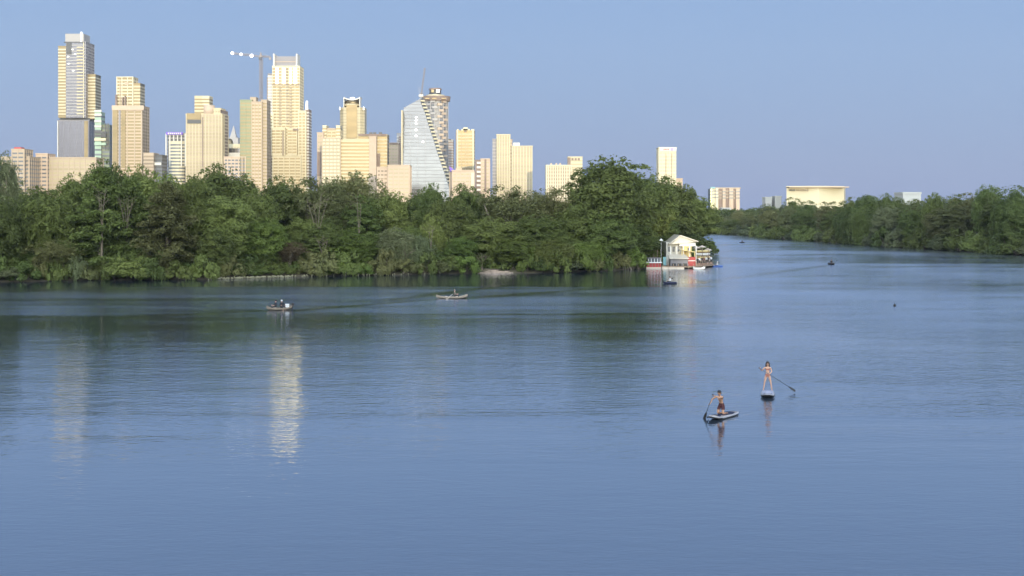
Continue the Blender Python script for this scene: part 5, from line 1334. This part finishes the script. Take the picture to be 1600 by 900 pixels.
l0 = px_loc(706, 466.5); skiff((*l0[:2], .02), math.radians(-84), 3.9, 1.1, 'skiffp', 'long beige rowing skiff with one rower in the middle of the wooded reach', False)
small_person('sit', (l0[0] + .35, l0[1], -.56), math.radians(95), 'tanp', 'shirtk', 'rower in tan shirt seated in the long beige skiff', None, 'tanp')
for sg in (-1, 1):
    t = empty('oar', (l0[0] + .1, l0[1], .4), ('near' if sg < 0 else 'far') + ' side oar of the long beige skiff', 'oar'); add_child('shaft', MB().tube([(0, sg * .3, .15), (-.5, sg * 1.9, -.25)], .022, 5), 'cream2', t); add_child('blade', MB().box(-.75, -.45, sg * 1.9 - .05, sg * 1.9 + .05, -.36, -.28), 'cream2', t, False)
def kayak(loc, rz, L, m_, label, shirt, plabel, hat=None):
    t = empty('kayak', loc, label, 'kayak'); t.rotation_euler = (0, 0, rz); loft([(y, [(x, z * 1.7 - .05) for x, z in s_]) for y, s_ in closed_secs(L, .74, .17, .06)], 'hull', M[m_], t)
    loft([(y * 1.0, [(x * .9, z * .3 + .235) for x, z in s_]) for y, s_ in closed_secs(1.0, .6, .1, 0)], 'cockpit', M['black'], t)
    small_person('kayak', (loc[0], loc[1], -.62), rz, shirt, 'shirtk', plabel, None, hat)
    p = empty('double_paddle', (loc[0], loc[1], .55), 'double bladed paddle held by the ' + plabel.split(' in ')[0] + ' in ' + plabel.split(' in ', 1)[1], 'paddle'); p.rotation_euler = (0, 0, rz + .3)
    add_child('shaft', MB().tube([(-1.05, -.45, -.18), (1.05, -.45, .30)], .018, 5), 'black', p)
    for sg in (-1, 1): add_child('blade', MB().ell((sg * 1.15, -.45, .06 + sg * .26), (.22, .03, .09), 8, 5), 'black', p)
l0 = px_loc(1047, 443); kayak((*l0[:2], .02), math.radians(-78), 2.2, 'navy', 'dark navy kayak just below the boathouse', 'shirtw', 'kayaker in white shirt below the boathouse')
l0 = px_loc(1299, 413); kayak((*l0[:2], .02), math.radians(12), 2.8, 'black', 'dark kayak alone in open water right of the boathouse', 'shirtk', 'kayaker in dark shirt in the open water')
l0 = px_loc(1159.5, 379.5); kayak((*l0[:2], .02), math.radians(30), 3.0, 'black', 'tiny dark kayak far up the channel', 'shirtk', 'kayaker in dark shirt far up the channel')
l0 = px_loc(1121, 417); kayak((*l0[:2], .02), math.radians(-80), 2.3, 'blue', 'blue kayak with white bow off the tip of the dock', 'shirtw', 'kayaker in white shirt off the dock tip', 'whitep')
l0 = px_loc(1092, 421.5); t = empty('moored_boat', (*l0[:2], .02), 'small white boat moored at the front of the dock', 'boat'); t.rotation_euler = (0, 0, math.radians(-85))
loft(hull_secs(2.2, .95, .36, (True, False)), 'hull', M['whitep'], t, False); add_child('seat', MB().box(-.4, .4, -.1, .1, .24, .29), 'cream2', t, False)
l0 = px_loc(1398, 478); t = empty('buoy', (*l0[:2], 0), 'small dark buoy floating alone at the right', 'buoy')
mb = MB(); add_child('float', mb.ell((0, 0, .06), (.17, .17, .17), 10, 7), 'black', t); add_child('top_ring', MB().tube([(0, 0, .2), (0, 0, .36)], .03, 6), 'black', t)
# rock ledge, roots, reeds
t = MB(); rg_ = random.Random(4)
for k, (a_, b_, y0, y1, z1) in enumerate(((739, 806, 426.8, 423.5, .16), (746, 803, 425, 421, .34), (752, 790, 423.2, 419, .55))):
    P_ = []; n_ = 14
    for i in range(n_):
        an_ = 6.283 * i / n_; cx_ = (a_ + b_) / 2; rx = (b_ - a_) / 2 * (1 + rg_.uniform(-.1, .1)); Dm = 229.8 + k * 1.0
        P_.append((PX(cx_, Dm) + rx / F * Dm * math.cos(an_), Dm + 2.2 * math.sin(an_) * (1 + rg_.uniform(-.2, .2))))
    t.prism(P_, -.3, z1, top_scale=.93)
o = t.build('rock_ledge', M['rock'], None, loc=(PX(772, 229), 229, 0)); tag(o, 'pale pinkish layered rock ledge at the waterline of the small cove', 'rock')
mb = MB(); rg_ = random.Random(8)
for k in range(260):
    px_ = rg_.uniform(326, 462) if k < 200 else rg_.uniform(470, 690); d = shore_y(PX(px_, 210)) or 212; d = shore_y(PX(px_, d)) or d; d -= rg_.uniform(-.2, 1.8); X = PX(px_, d); h_ = rg_.uniform(.08, .3)
    mb.tube([(X, d, -.2), (X + rg_.uniform(-.1, .1), d, h_)], [.05, .02], 3); mb.ell((X, d, h_), (.09, .09, .12), 5, 4)
o = mb.build('reeds', M['reed']); tag(o, 'pale dry reeds in the shallows along the left bank', 'reeds', kind='stuff')
for k, (px_, l_) in enumerate(((976, 'tangled brown root mass at the water below the great dark tree, left one'), (990, 'tangled brown root mass at the water nearest the boathouse'))):
    d = (shore_y(PX(px_, 243)) or 243) + .3; t = empty('root_mass', (PX(px_, d), d, 0), l_, 'roots', 'exposed roots'); mb = MB()
    for i in range(16):
        an_ = rg_.uniform(0, 6.28); mb.tube([(PX(px_, d), d + .6, 2.0), (PX(px_, d) + .8 * math.cos(an_), d + .6 * math.sin(an_), .9), (PX(px_, d) + 1.5 * math.cos(an_), d + 1.1 * math.sin(an_), -.2)], [.12, .09, .05], 5)
    mb.build('roots', M['pbark'], t)

# ------------------------------------------------------------------ labels of repeats: what still shares one is told apart by its order along the bank
ORD = ['first', 'second', 'third', 'fourth', 'fifth', 'sixth', 'seventh', 'eighth', 'ninth', 'tenth', 'eleventh', 'twelfth', 'thirteenth', 'fourteenth', 'fifteenth']
same = {}
for o in C.objects:
    if o.parent is None and o.get('category') and o.get('label'): same.setdefault(o['label'], []).append(o)
for l_, L_ in same.items():
    if len(L_) > 1:
        L_.sort(key=lambda o: o.location.x / max(o.location.y, 1))
        for k, o in enumerate(L_): o['label'] = f'{l_}, {ORD[k]} from the left' if k < len(ORD) else l_

# ------------------------------------------------------------------ thin evening haze over the river and the city
vm = bpy.data.materials.new('evening_haze'); vm.use_nodes = True; vt = vm.node_tree; vt.nodes.remove(vt.nodes['Principled BSDF'])
pv = vt.nodes.new('ShaderNodeVolumePrincipled'); pv.inputs['Color'].default_value = (.80, .86, .95, 1); pv.inputs['Density'].default_value = .00005; pv.inputs['Anisotropy'].default_value = 0
vt.links.new(pv.outputs[0], vt.nodes['Material Output'].inputs['Volume'])
o = MB().box(-2500, 2500, -1200, 2400, -3, 320).build('haze', vm); tag(o, kind='stuff')
